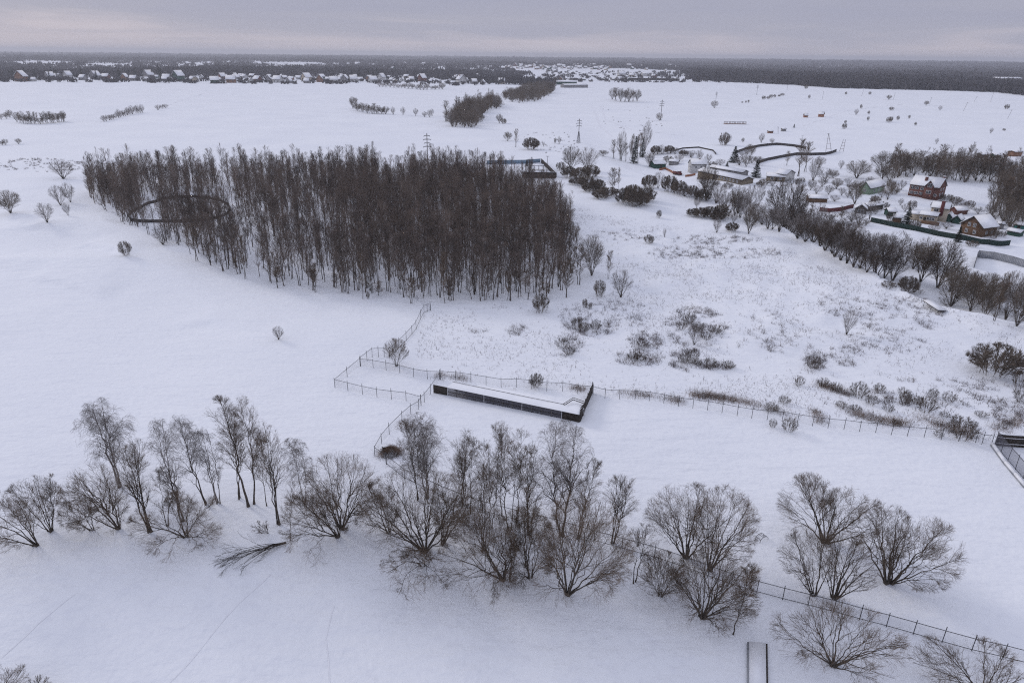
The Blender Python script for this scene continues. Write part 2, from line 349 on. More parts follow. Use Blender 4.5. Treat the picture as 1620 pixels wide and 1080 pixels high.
def spawn(rng, P, R, n, K, c, a, ang=(25, 55), lf=(0.35, 0.7), tmin=0.25, tmax=0.98, up=0.15, out=0.0, droop=0.0, wob=0.06, rk=0.6, rmax_l=0.018, rtip=0.25, fit=1.0, lmax=None, lmin=0.0):
    """children of every polyline in P"""
    Nn, Kp, _ = P.shape; M = Nn * n; pi = np.repeat(np.arange(Nn), n)
    t = rng.uniform(tmin, tmax, M); x = t * (Kp - 1); k = np.minimum(x.astype(int), Kp - 2); f = (x - k)[:, None]
    p0 = P[pi, k] * (1 - f) + P[pi, k + 1] * f; T = norm(P[pi, k + 1] - P[pi, k]); pr = R[pi, k] * (1 - f[:, 0]) + R[pi, k + 1] * f[:, 0]
    pl = np.linalg.norm(P[pi, -1] - P[pi, 0], axis=1)
    rd = rng.normal(size=(M, 3)); perp = norm(rd - (rd * T).sum(-1, keepdims=True) * T)
    an = np.radians(rng.uniform(*ang, M))[:, None]; d = np.cos(an) * T + np.sin(an) * perp
    d = norm(d + up * UP + out * norm((p0 - c) / a))
    L = pl * rng.uniform(*lf, M) * (1.15 - 0.55 * t)
    if lmax: L = np.minimum(L, lmax * rng.uniform(.7, 1.1, M))
    L = np.maximum(L, lmin)
    if fit:                        # stay inside the crown; shoots with no room left are dropped rather than bunched up at the tip
        room = exit_dist(p0, d, c, a) * rng.uniform(.8, 1.06, M) * fit; keep = (room > 0.30 * L) | (rng.uniform(size=M) < 0.22)
        if keep.sum() < 4: keep[:] = True
        L = np.minimum(L, np.maximum(room, 0.12 * L + lmin * 0.5)); M = int(keep.sum())
        p0, d, L, pr = p0[keep], d[keep], L[keep], pr[keep]
    s = np.linspace(0, 1, K)
    side = norm(np.cross(d, rng.normal(size=(M, 3))))
    Q = p0[:, None] + d[:, None] * (L[:, None] * s)[..., None] + side[:, None] * (wob * L[:, None] * rng.uniform(-1, 1, (M, 1)) * 2 * s * s)[..., None]
    Q[..., 2] += (-droop * L)[:, None] * s * s
    Q += rng.normal(size=Q.shape) * (wob * 0.35 * L)[:, None, None] * (s > 0)[None, :, None]
    r0 = np.minimum(pr * rk, rmax_l * L + 0.004)
    return Q, r0[:, None] * (1 - (1 - rtip) * s[None])
def clampz(P, base):
    g = zf(P[..., 0] + base[0], P[..., 1] + base[1]) - base[2] + 0.06; P[..., 2] = np.maximum(P[..., 2], g); return P

def area(P, R):
    return float((np.linalg.norm(np.diff(P, axis=1), axis=2).sum(1) * 2 * R.mean(1)).sum())
def full_tree(rng, kind, c, a, n, detail=1.0, base=np.zeros(3), world=None, thick=1.0, tw=1.0, cov=0.6):
    """c, a: crown envelope centre and radii relative to the foot. Returns (trunk MB, crown MB)"""
    tr, cw = MB(), MB(); size = float(np.mean(a)); D = detail
    def nn(v): return max(1, int(round(v * D)))
    if kind == 'willow':
        P0, R0 = stems(rng, base, c, a, n + 3, 11, 0.17 * thick, topbias=-0.30, base_spread=0.35)
        P1, R1 = spawn(rng, P0, R0, nn(9), 8, c, a, (18, 42), (0.40, 0.75), 0.18, 0.95, up=0.12, out=0.18, wob=0.07, rmax_l=0.017, lmin=0.8)
        P2, R2 = spawn(rng, P1, R1, nn(8), 6, c, a, (20, 48), (0.38, 0.75), 0.2, 0.97, up=0.06, out=0.14, wob=0.07, rmax_l=0.013, lmin=0.5)
        P3, R3 = spawn(rng, P2, R2, nn(7), 4, c, a, (20, 50), (0.40, 0.8), 0.2, 1.0, up=0.08, out=0.10, wob=0.06, rmax_l=0.010, lmin=0.42, lmax=1.9, rtip=0.4)
        P4, R4 = spawn(rng, P3, R3, nn(4), 3, c, a * 1.04, (18, 45), (0.5, 0.95), 0.25, 1.0, up=0.05, out=0.05, wob=0.05, rmax_l=0.010, lmin=0.35, lmax=1.0, rtip=0.4, fit=1.1)
    elif kind == 'aspen':
        P0, R0 = stems(rng, base, c, a, n, 12, 0.15 * thick, topbias=0.90, base_spread=0.3 if n > 1 else 0.0)
        P1, R1 = spawn(rng, P0, R0, nn(22), 6, c, a, (28, 52), (0.16, 0.34), 0.28, 0.98, up=0.30, wob=0.05, rmax_l=0.014, lmin=0.6)
        P2, R2 = spawn(rng, P1, R1, nn(8), 5, c, a, (22, 50), (0.35, 0.65), 0.2, 0.97, up=0.22, wob=0.06, rmax_l=0.011, lmin=0.35)
        P3, R3 = spawn(rng, P2, R2, nn(6), 4, c, a, (22, 50), (0.45, 0.85), 0.2, 1.0, up=0.15, wob=0.06, rmax_l=0.010, lmin=0.30, lmax=1.2, rtip=0.4)
        P4, R4 = spawn(rng, P3, R3, nn(2), 3, c, a * 1.05, (20, 45), (0.5, 0.9), 0.3, 1.0, up=0.12, wob=0.05, rmax_l=0.010, lmin=0.25, lmax=0.7, rtip=0.4, fit=1.1)
    elif kind == 'birch':          # fine hanging twigs
        P0, R0 = stems(rng, base, c, a, n, 12, 0.16 * thick, topbias=0.88, base_spread=0.3 if n > 1 else 0.0)
        P1, R1 = spawn(rng, P0, R0, nn(24), 7, c, a, (26, 50), (0.22, 0.42), 0.22, 0.98, up=0.25, droop=0.10, wob=0.06, rmax_l=0.012, lmin=0.7)
        P2, R2 = spawn(rng, P1, R1, nn(9), 5, c, a, (25, 55), (0.35, 0.65), 0.2, 0.98, up=0.05, droop=0.25, wob=0.06, rmax_l=0.009, lmin=0.5)
        P3, R3 = spawn(rng, P2, R2, nn(6), 4, c, a, (20, 50), (0.5, 0.9), 0.2, 1.0, up=-0.15, droop=0.45, wob=0.05, rmax_l=0.006, lmin=0.5, lmax=1.5, rtip=0.4)
        P4, R4 = spawn(rng, P3, R3, nn(3), 3, c, a * 1.05, (18, 40), (0.5, 0.9), 0.2, 1.0, up=-0.25, droop=0.4, wob=0.04, rmax_l=0.006, lmin=0.4, lmax=0.9, rtip=0.5, fit=1.1)
    else:                          # shrub: many stems from the ground
        P0, R0 = stems(rng, base, c, a, n + 3, 8, 0.06 * thick, topbias=-0.15, base_spread=0.4 * size * 0.25, stiff=0.8)
        P1, R1 = spawn(rng, P0, R0, nn(8), 6, c, a, (16, 42), (0.35, 0.7), 0.15, 0.95, up=0.15, out=0.1, rmax_l=0.014, lmin=0.3)
        P2, R2 = spawn(rng, P1, R1, nn(7), 5, c, a, (18, 45), (0.4, 0.8), 0.15, 1.0, up=0.1, out=0.1, rmax_l=0.011, lmin=0.25)
        P3, R3 = spawn(rng, P2, R2, nn(5), 3, c, a * 1.03, (18, 45), (0.45, 0.9), 0.2, 1.0, up=0.1, rmax_l=0.010, lmin=0.2, lmax=0.9, rtip=0.4)
        P4 = None
    # thin the fine twigs until they cover the wanted share of the crown's outline
    tgt = cov * PI * a[0] * a[2] * tw
    for P, R, rm in ((P1, R1, .016), (P2, R2, .011)): tgt -= area(P, np.maximum(R, rm * tw))
    def thin(P, R, rm, want):
        A = area(P, np.maximum(R, rm * tw)); f = np.clip(want / A, 0.08, 1.0)
        k = rng.uniform(size=len(P)) < f; return P[k], R[k]
    tgt = max(tgt, cov * PI * a[0] * a[2] * tw * 0.35)
    if P4 is None: P3, R3 = thin(P3, R3, .0088, tgt)
    else:
        P3, R3 = thin(P3, R3, .0088, tgt * 0.5); P4, R4 = thin(P4, R4, .0072, tgt * 0.5)
    lv = [(P0, R0, 6), (P1, R1, 5), (P2, R2, 3), (P3, R3, 3)] + ([(P4, R4, 3)] if P4 is not None else [])
    for i, (P, R, S) in enumerate(lv):
        if world is not None: P = clampz(P, world)
        rmin = (0.03, 0.016, 0.011, 0.0088, 0.0072)[i] * tw
        V, Q = tubes(P, np.maximum(R, rmin), S); (tr if i < 2 else cw).add(V, *Q)
        if i == 0:                 # root flare
            for p, r in zip(P, R):
                Vf, Qf = tubes(np.array([[p[0] - UP * 0.5, p[0] + (p[1] - p[0]) * 0.12, p[0] + (p[1] - p[0]) * 0.45]]), np.array([[r[0] * 1.6, r[0] * 1.3, r[0] * 0.97]]), 7); tr.add(Vf, *Qf)
    return tr, cw
def tree_obj(name, loc, tr, cw, label, cat, group=None, bark='bark', twig='twig', rz=0.0):
    e = empty(name, loc, rz); tag(e, label, cat, group)
    tr.obj('trunk', bark, e, smooth_=True); cw.obj('crown', twig, e, smooth_=True)
    return e
def copy_tree(o, loc, rz, sc, label=None, group=None, cat=None, name=None):
    c = o.copy(); COL.objects.link(c); c.location = tuple(float(v) for v in loc); c.rotation_euler = (0, 0, rz); c.scale = sc
    if name: c.name = name
    if label: c['label'] = label
    if cat: c['category'] = cat
    if group: c['group'] = group
    for ch in o.children:
        d = ch.copy(); COL.objects.link(d); d.parent = c
        for g in ch.children: e = g.copy(); COL.objects.link(e); e.parent = d
    return c

# ---------------------------------------------------------------- fences
def posts_between(pts, step):
    out = [pts[0]]
    for a, b in zip(pts[:-1], pts[1:]):
        L = np.linalg.norm(b[:2] - a[:2]); n = max(1, int(round(L / step)))
        for i in range(1, n + 1):
            q = a + (b - a) * i / n; q = np.array([q[0], q[1], float(zf(q[0], q[1]))]); out.append(q)
    return out
def uvsheet(name, pts, z0, z1, m, parent, th=0.0, org=None):
    """upright sheet along a line of ground points, UV in metres"""
    P = np.array(pts) - (org if org is not None else 0); n = len(P); s = np.concatenate([[0], np.cumsum(np.linalg.norm(np.diff(P[:, :2], axis=0), axis=1))])
    lo = P + UP * z0; hi = P + UP * z1; V = np.concatenate([lo, hi]); i = np.arange(n - 1); Q = np.stack([i, i + 1, i + 1 + n, i + n], 1)
    o = MB().add(V, Q).obj(name, m, parent); uv = o.data.uv_layers.new(name='UVMap')
    U = np.concatenate([np.stack([s, s * 0 + z0], 1), np.stack([s, s * 0 + z1], 1)]); uv.data.foreach_set('uv', U[Q.ravel()].ravel().astype(np.float32)); return o
def wire_fence(label, px, h=1.9, step=None, given=False, mesh='chain_link', rail=True, pr=0.045, low=0.12, over=0.5, bottom=False, cat='fence', name='wire_fence', mat_='fence_metal', closed=False):
    pts = [G(*p) for p in px]
    if closed: pts.append(pts[0])
    if step: pts = posts_between(pts, step)
    org = pts[0].copy(); e = empty(name, org); tag(e, label, cat)
    rng = np.random.default_rng(int(px[0][0]))
    for p in (pts[:-1] if closed else pts):
        q = p - org; t = rng.normal(size=2) * 0.03
        MB().bar(q - UP * .3, q + UP * (h + over * rng.uniform(.2, 1)) + np.array([t[0], t[1], 0]), pr * 2, sides=6).obj('post', mat_, e)
    if rail:
        r = MB()
        for a, b in zip(pts[:-1], pts[1:]): r.bar(a - org + UP * (h - .15), b - org + UP * (h - .15), 0.05)
        r.obj('top_rail', mat_, e)
    if bottom:
        r = MB()
        for a, b in zip(pts[:-1], pts[1:]): r.bar(a - org + UP * .2, b - org + UP * .2, 0.05)
        r.obj('bottom_rail', mat_, e)
    if mesh: uvsheet('wire_mesh', pts, low, h, mesh, e, org=org)
    return e
def board_fence(label, px, h=2.0, m='green_fence', th=0.10, snow=True, step=2.5, name='board_fence', cat='fence', post_mat='fence_metal', closed=False, rails=0):
    pts = [G(*p) for p in px]
    if closed: pts.append(pts[0])
    pts = posts_between(pts, step)
    org = pts[0].copy(); e = empty(name, org); tag(e, label, cat); bd = MB(); sn = MB(); ra = MB(); rng = np.random.default_rng(3)
    for a, b in zip(pts[:-1], pts[1:]):
        a = a - org; b = b - org; d = (b - a); L = np.hypot(d[0], d[1]); nx = np.array([-d[1], d[0], 0]) / L
        n = max(1, int(L / 0.5)); 
        for k in range(n):                       # corrugated boards, each a little proud of its neighbour
            p, q = a + d * k / n, a + d * (k + 1) / n; o = nx * (th / 2 + (0.015 if k % 2 else 0)); hh = h + rng.uniform(-.02, .02)
            v = [p - o - UP * .3, q - o - UP * .3, q + o - UP * .3, p + o - UP * .3, p - o + UP * hh, q - o + UP * hh, q + o + UP * hh, p + o + UP * hh]
            bd.add(v, [(0, 3, 2, 1), (4, 5, 6, 7), (0, 1, 5, 4), (1, 2, 6, 5), (2, 3, 7, 6), (3, 0, 4, 7)])
        for r in range(rails): z = h * (0.25 + 0.5 * r / max(1, rails - 1)); ra.bar(a - nx * 0.13 + UP * z, b - nx * 0.13 + UP * z, 0.09)
        MB().bar(a + nx * .12 - UP * .3, a + nx * .12 + UP * (h + .05), 0.10).obj('post', post_mat, e)
        if snow: sn.bar(a + UP * (h + 0.05), b + UP * (h + 0.05), 0.14)
    bd.obj('boards', m, e)
    if rails: ra.obj('rail', 'pale_trim', e)
    if snow: sn.obj('snow_cap', 'snow', e)
    return e
A_ = (530, 613)
wire_fence('chain-link fence round the small wire enclosure, three outer sides', [(570, 579), (549.5, 596), A_, (550.5, 618), (573.5, 623.7), (596.5, 628.5), (619.5, 631.5), (642.5, 634), (666, 640.6)], 1.9)
wire_fence('chain-link fence forming the jog at the bushy tree', [(616, 565), (608, 564.5), (599, 564.5), (589, 565), (581, 571), (570.6, 579.3)], 2.2)
wire_fence('chain-link fence climbing from the bushy tree to the grove edge', [(681, 491), (676, 493), (671, 495), (665.6, 505), (658.5, 521), (652, 529), (643, 539), (631, 551), (616.5, 564.5)], 2.1, bottom=True)
wire_fence('chain-link cross fence dividing the enclosure from the wild meadow', [(571, 579.4), (590.5, 582), (611, 585.6), (632.5, 590), (654.5, 596), (676.5, 599.5), (695.5, 600)], 1.9)
wire_fence('short chain-link fence at the dark end of the long shed', [(696.3, 600.4), (681, 624), (671.5, 636), (666.3, 641), (662.5, 648), (650, 655), (636, 667), (616, 687), (604, 702), (593, 722), (611, 734)], 1.9)
wire_fence('long chain-link fence on the far side of the open yard', [(697, 600.2), (721, 602), (745, 605), (769, 609), (793, 613), (817, 612.5), (841, 615), (865, 618.5), (890, 619), (914, 623), (938, 625), (957, 630), (980, 631), (1004.5, 632), (1027, 634), (1050, 638), (1073, 643), (1096, 645.6), (1119, 649), (1142, 653), (1166, 657.6), (1189, 661.5), (1213.5, 663.7), (1237, 666), (1261, 670), (1285, 673.7), (1309.7, 677), (1335, 679), (1359.6, 682.5), (1385, 684), (1409.6, 688), (1435, 690), (1461.7, 692), (1488.8, 695.5), (1516, 698), (1543, 700), (1553, 702.6), (1568, 704)], 2.0)
wire_fence('two-rail fence passing under the big trees towards the frame corner', [(611.5, 734.5), (640, 757), (700, 785), (760, 808), (820, 824), (880, 838), (940, 856), (984, 868), (1035, 882), (1080, 897), (1120, 912), (1157, 925), (1197, 937), (1238, 948), (1278, 958), (1318, 968), (1359.6, 980), (1402, 991), (1444.5, 1003), (1490, 1016), (1537, 1029), (1586, 1040), (1632, 1052)], 1.9, bottom=True, mesh='chain_link')
wire_fence('low wire fence along the near edge of the grove', [(681.5, 491.4), (660, 476), (633, 466), (603, 462), (570, 456), (540, 452)], 1.6, rail=False)
wire_fence('tall dense mesh fence on a low snowy base in the yard corner', [(1573, 703), (1583, 716), (1594, 729), (1606, 743), (1618, 757), (1632, 772)], 2.6, mesh='dense_mesh', bottom=True)
def base_board():
    pts = posts_between([G(1569, 705), G(1590, 734), G(1622, 772)], 3); org = pts[0].copy(); mb = MB(); sn = MB()
    for a, b in zip(pts[:-1], pts[1:]): mb.bar(a - org, b - org, 0.5); sn.bar(a - org + UP * .38, b - org + UP * .38, 0.45)
    e = empty('retaining_kerb', org); tag(e, 'low kerb wall under thick snow beside the tall mesh fence', 'kerb wall'); mb.obj('kerb', 'concrete', e); sn.obj('snow_cap', 'snow', e)
base_board()
board_fence('black sheet-metal fence with two pale rails meeting the mesh fence', [(1574, 704), (1592, 706), (1610, 707), (1640, 709)], 2.2, 'dark_wood', rails=2, step=3.2, post_mat='concrete')
board_fence('dark green board fence in front of the cream house and brown house', [(1377, 351), (1400, 356), (1430, 362), (1470, 370), (1510, 378), (1550, 386), (1575, 389), (1597, 388)], 2.0, 'green_fence', snow=False)
board_fence('grey slab fence with a corner standing on the snowy lane side', [(1541, 424), (1546, 407), (1570, 410), (1600, 417), (1625, 424)], 2.6, 'concrete', snow=False)
board_fence('dark board fence ring half hidden inside the grove', [(223, 330), (236, 323), (256, 317), (280, 313.5), (305, 312.5), (330, 314.5), (350, 319), (362, 326), (365, 334), (358, 341), (340, 347), (318, 350), (290, 351.5), (255, 352), (225, 352), (208, 350), (203, 343), (210, 336)], 1.15, 'weathered_board', snow=False, closed=True, step=4)
board_fence('dark wavy board fence, the upper one behind the farm trees', [(1163, 243), (1178, 237.5), (1200, 232.5), (1228, 229.5), (1255, 232), (1275, 236)], 1.7, 'weathered_board', snow=False, step=4)
board_fence('dark wavy board fence, the lower one curling round the bare plot', [(1200, 259), (1215, 254), (1235, 250), (1260, 245.5), (1285, 246), (1305, 245.5), (1316, 243), (1323, 240)], 1.8, 'weathered_board', snow=False, step=4)
board_fence('dark front fence of the fenced yard behind the grove', [(826, 281.5), (845, 282), (879.5, 282.5)], 3.2, 'dark_wood', snow=True)
board_fence('slanting dark side fence of the fenced yard behind the grove', [(856, 257.5), (864, 265), (872, 273), (880.3, 281.3)], 2.6, 'dark_wood', snow=True)
board_fence('bluish rear fence of the fenced yard behind the grove', [(770, 260), (800, 259.5), (832, 259), (855, 257)], 2.2, 'blue_sheet', snow=True)
board_fence('dark red plank fence below the low garden sheds', [(1296, 334), (1312, 336), (1330, 334), (1350, 329)], 1.8, 'red_paint', snow=True)
board_fence('faint dark fence running far behind the open field', [(965, 126), (1000, 126.5), (1030, 127), (1075, 128)], 5, 'dark_wood', snow=False, step=12)
board_fence('thin dark garden fence in an arc beside the farm plots', [(1065, 240), (1080, 235.5), (1105, 234), (1128, 239), (1133, 245)], 0.9, 'dark_wood', snow=False, step=4)
ribbon('trail', [(0, 1040), (60, 985), (122, 938)], 0.16, seed=2, wob=.5, n=200)
ribbon('trail', [(265, 1080), (330, 1010), (380, 955), (425, 910)], 0.16, seed=5, wob=.5, n=200)
ribbon('trail', [(520, 1080), (516, 1010), (530, 960)], 0.15, seed=8, wob=.5, n=200)
ribbon('track', [(950, 168), (958, 190), (1000, 205), (1080, 215)], 2.2, seed=3, wob=2)
ribbon('track', [(935, 165), (950, 200), (975, 222)], 2.0, seed=4, wob=2)
ribbon('track', [(1270, 200), (1340, 175), (1430, 165), (1540, 170)], 1.5, seed=6, wob=2)
ribbon('track', [(250, 172), (290, 158), (335, 145)], 3.0, seed=7, wob=2)
ribbon('lane', [(990, 262), (1050, 291), (1110, 312), (1160, 330)], 3.0, seed=9, wob=.5)
ribbon('lane', [(1450, 375), (1520, 392), (1600, 408), (1640, 416)], 4.0, seed=10, wob=.5)

# ---------------------------------------------------------------- buildings
def frame_of(a, b):
    """local axes with x along a->b on the ground, y away from the camera side"""
    x = np.array([b[0] - a[0], b[1] - a[1], 0.0]); L = np.linalg.norm(x); x /= L; y = np.array([-x[1], x[0], 0])
    return x, y, L
def prism(mb, x0, x1, y0, y1, z0, z1, along='x', under=0.0):
    """gabled solid: eaves at z0, ridge at z1"""
    if along == 'x': ym = (y0 + y1) / 2; v = [(x0, y0, z0), (x0, y1, z0), (x0, ym, z1), (x1, y0, z0), (x1, y1, z0), (x1, ym, z1)]
    else: xm = (x0 + x1) / 2; v = [(x1, y0, z0), (x0, y0, z0), (xm, y0, z1), (x1, y1, z0), (x0, y1, z0), (xm, y1, z1)]
    return mb.add(v, [(0, 3, 5, 2), (1, 2, 5, 4), (0, 1, 4, 3)], [(0, 2, 1), (3, 4, 5)])
def slabroof(mb, x0, x1, y0, y1, z0, z1, t, along='x', ov=0.35, hip=0.0):
    """two roof slopes of thickness t with eaves overhang ov"""
    if along == 'y': xs = (x0, x1, y0, y1); x0, x1, y0, y1 = y0, y1, x0, x1
    ym = (y0 + y1) / 2; sl = (z1 - z0) / (ym - y0); e = ov * sl; X0, X1 = x0 - ov, x1 + ov
    for s in (-1, 1):
        ye = ym + s * ((ym - y0) + ov)
        v = [(X0, ye, z0 - e), (X1, ye, z0 - e), (X1 - hip, ym, z1), (X0 + hip, ym, z1)]; v = v + [(p[0], p[1], p[2] + t) for p in v]
        if along == 'y': v = [(p[1], p[0], p[2]) for p in v]
        mb.add(v, [(0, 3, 2, 1), (4, 5, 6, 7), (0, 1, 5, 4), (1, 2, 6, 5), (2, 3, 7, 6), (3, 0, 4, 7)])
    return mb
def winbox(parent, x, z, w, h, y=0.0, face='front', L=0, D=0, frame='pale_trim', name='window'):
    """a window set in the wall: pane slightly proud, frame round it, mullion across"""
    f = MB(); g = MB(); t = 0.12
    def bx(mb, a0, a1, z0, z1, d0, d1):
        if face == 'front': mb.box(a0, a1, y - d1, y - d0, z0, z1)
        elif face == 'left': mb.box(-d1, -d0, a0, a1, z0, z1)
        else: mb.box(L + d0, L + d1, a0, a1, z0, z1)
    bx(g, x - w / 2, x + w / 2, z, z + h, 0.005, 0.05)
    for a0, a1, z0, z1 in ((x - w / 2 - t, x + w / 2 + t, z - t, z), (x - w / 2 - t, x + w / 2 + t, z + h, z + h + t), (x - w / 2 - t, x - w / 2, z, z + h), (x + w / 2, x + w / 2 + t, z, z + h), (x - 0.05, x + 0.05, z, z + h)):
        bx(f, a0, a1, z0, z1, 0.004, 0.09)
    o = f.obj(name, frame, parent); g.obj('pane', 'glass', o); return o
def house(label, A, B, D, hw, hr, wall='cream_plaster', roof='roof_sheet', along='x', cat='house', name='house', wins=(), lwins=(), rwins=(), doors=(), chim=None, snow=0.28, ov=0.4, hip=0.0, chimmat='red_brick', chimw=0.8, bare=False, frame='pale_trim'):
    a, b = G(*A), G(*B); x, y, L = frame_of(a, b); z = min(a[2], b[2], float(zf(*(a + y * D)[:2])), float(zf(*(b + y * D)[:2]))); a[2] = max(a[2], b[2]) - 0.05
    e = empty(name, a, math.atan2(x[1], x[0])); tag(e, label, cat)
    w = MB(); w.box(0, L, 0, D, z - a[2] - 0.5, hw)
    if hip == 0: prism(w, 0.0, L, 0.0, D, hw - 0.002, hw + hr - 0.02, along)
    w.obj('wall', wall, e)
    r = slabroof(MB(), 0, L, 0, D, hw, hw + hr, 0.12, along, ov, hip).obj('roof', roof, e)
    if not bare: slabroof(MB(), 0, L, 0, D, hw + 0.125, hw + hr + 0.125, snow, along, ov - 0.06, hip).obj('snow_cover', 'snow', r)
    for wx, wz, ww, wh in wins: winbox(e, wx * L, wz, ww, wh, frame=frame)
    for wx, wz, ww, wh in lwins: winbox(e, wx * D, wz, ww, wh, face='left', frame=frame)
    for wx, wz, ww, wh in rwins: winbox(e, wx * D, wz, ww, wh, face='right', L=L, frame=frame)
    for dx, dw, dh in doors:
        d = MB().box(dx * L - dw / 2, dx * L + dw / 2, -0.07, -0.004, 0, dh).obj('door', 'dark_wood', e); MB().box(dx * L + dw / 2 - .18, dx * L + dw / 2 - .08, -0.12, -0.072, dh * .45, dh * .5).obj('handle', 'pale_trim', d)
    if chim:
        for cx, cy, ch in chim:
            c = MB().box(cx * L - chimw / 2, cx * L + chimw / 2, cy * D - chimw / 2, cy * D + chimw / 2, hw * 0.6, hw + ch).obj('chimney', chimmat, r); MB().box(cx * L - chimw / 2 - .06, cx * L + chimw / 2 + .06, cy * D - chimw / 2 - .06, cy * D + chimw / 2 + .06, hw + ch + .002, hw + ch + .2).obj('cap', 'snow', c)
    e['_L'] = L; return e, L, a
# the large red brick house: main body, cross gable, porch beam
e, L, a = house('large red brick house with two snowy gables and dark chimneys', (1436, 309), (1481, 317.5), 9.5, 5.6, 3.6, 'red_brick', wins=[(.10, 1.3, 1.4, 1.0), (.26, 1.3, 1.4, 1.0), (.42, 1.3, 1.2, 1.0), (.10, 3.6, 1.4, 1.1), (.26, 3.6, 1.4, 1.1), (.44, 3.6, 1.2, 1.1), (.92, 1.3, 1.0, 1.0)],
                rwins=[(.3, 1.3, 1.0, 1.2), (.65, 1.3, 1.0, 1.2), (.3, 3.7, 1.0, 1.2), (.65, 3.7, 1.0, 1.2)], chim=[(.45, .28, 3.9), (.95, .6, 4.6)], chimw=1.1, chimmat='red_brick')
g = MB(); g.box(L * .53, L * .86, -0.9, -.003, -0.6, 5.5); prism(g, L * .53, L * .86, -0.9, 4.0, 5.498, 8.3, 'y'); g.obj('gable_wing', 'red_brick', e)
r = slabroof(MB(), L * .53, L * .86, -0.9, 4.2, 5.6, 8.4, .12, 'y', .35).obj('wing_roof', 'roof_sheet', e); slabroof(MB(), L * .53, L * .86, -0.9, 4.2, 5.725, 8.525, .25, 'y', .3).obj('snow_cover', 'snow', r)
winbox(e, L * .70, 5.4, 1.7, 1.6, y=-0.9); winbox(e, L * .70, 2.4, 2.0, 1.3, y=-0.9)
# cream house: low front wing and a taller rear block with a tall red chimney tower
e, L, a = house('cream plastered house with snowy roof and tall dark red chimney tower', (1453, 350), (1479.5, 354.5), 6.0, 3.0, 0.9, 'cream_plaster', wins=[(.52, 1.1, .9, 1.1), (.66, 1.1, .9, 1.1), (.80, 1.1, .9, 1.1), (.1, 1.2, 1.0, 1.0)], doors=[(.32, 1.1, 2.2)])
w = MB().box(L * .45, L * 1.45, 6.02, 11.5, -.5, 5.6); prism(w, L * .45, L * 1.45, 6.02, 11.5, 5.598, 7.4, 'x'); w.obj('rear_block', 'cream_plaster', e)
r = slabroof(MB(), L * .45, L * 1.45, 6.02, 11.5, 5.6, 7.4, .12, 'x', .4).obj('rear_roof', 'roof_sheet', e); slabroof(MB(), L * .45, L * 1.45, 6.02, 11.5, 5.725, 7.525, .28, 'x', .34).obj('snow_cover', 'snow', r)
winbox(e, L * .75, 4.0, 1.6, 1.0, y=6.02); MB().box(L * .98, L * .98 + 1.3, 5.0, 6.0, 2.5, 8.6).obj('chimney_tower', 'red_paint', e)
w = MB().box(-L * .62, -.003, 1.0, 6.0, -.5, 2.7); w.obj('side_wing', 'cream_plaster', e); MB().box(-L * .66, -.01, .7, 6.3, 2.71, 3.05).obj('side_snow', 'snow', e)
MB().box(L * .2, L * 1.25, -3.4, -1.2, -.4, .9).obj('terrace', 'brown_plank', e)
house('brown timber house with steep snowy gable and four white windows', (1517, 368), (1552, 375.5), 8.5, 3.9, 3.5, 'brown_plank', along='y', wins=[(.30, 0.8, .9, 1.3), (.66, 0.8, .9, 1.3), (.36, 3.4, .9, 1.3), (.60, 3.4, .9, 1.3)], rwins=[(.3, 1.1, 1.1, 1.1), (.7, 1.1, 1.1, 1.1)], ov=.55)
house('pale green cottage with arched gable beside the dark garden trees', (1375, 308.5), (1398, 303), 5.2, 3.3, 2.6, 'green_wall', wins=[(.3, 1.1, .9, 1.1), (.6, 1.1, .9, 1.1)], lwins=[(.5, 1.3, 1.0, 1.1)])
house('white farm house with three small windows in its gable end', (1093, 275), (1117, 269.5), 6.2, 3.6, 2.4, 'white_wall', lwins=[(.22, 1.4, .7, 1.0), (.5, 1.4, .7, 1.0), (.78, 1.4, .7, 1.0)], wins=[(.3, 1.4, .9, 1.0), (.65, 1.4, .9, 1.0)], chim=[(.6, .5, 3.0)])
house('long low farm building with stained yellow wall and snowy roof', (1103, 283), (1173, 293), 8.0, 2.7, 1.3, 'yellow_plaster', wins=[(k, .9, .9, 1.0) for k in (.47, .54, .61, .68, .75, .82, .9)], doors=[(.38, 1.6, 2.1)], cat='farm building', name='farm_building')
house('long narrow snow-roofed barn behind the stained yellow farm building', (1122, 271), (1174, 279), 5.0, 2.2, .9, 'grey_wall', cat='barn', name='barn')
house('dark green farm shed with broad snowy roof by the red truck', (1035, 267), (1053, 266), 7.5, 2.6, 1.5, 'dark_green_wall', cat='shed', name='shed', doors=[(.6, 1.2, 2.0)])
house('small grey lean-to buried in snow between green shed and white house', (1058, 262), (1072, 261), 4.5, 1.9, .8, 'grey_wall', cat='shed', name='shed')
house('yellow-walled cottage with flat snowy roof and pale gable by the fir', (1212, 286), (1241, 288), 7.0, 2.5, 1.3, 'yellow_plaster', wins=[(.3, 1, 1.2, 1), (.75, 1, .9, 1)], doors=[(.55, 1.0, 2.0)])
house('pale gabled block joined to the yellow-walled cottage', (1242, 288), (1256, 284), 6.0, 3.6, 1.8, 'white_wall', cat='house', along='y')
house('brown low garden shed with sagging snowy roof', (1279, 320), (1308, 321), 5.0, 2.0, 1.0, 'brown_plank', cat='shed', name='shed')
house('dark gabled garden shed with open front near the red plank fence', (1352, 337), (1370, 339), 5.0, 2.2, 1.7, 'dark_wood', along='y', cat='shed', name='shed', wins=[(.5, .6, 2.2, 1.2)])
house('dark log shed with crooked snowy roof behind bare bushes', (1373, 335), (1396, 331), 4.0, 2.3, .9, 'dark_wood', cat='shed', name='shed')
house('small green hut with snowy lid among garden bushes', (1405, 342), (1417, 342), 3.6, 2.0, 1.1, 'dark_green_wall', cat='hut', name='hut')
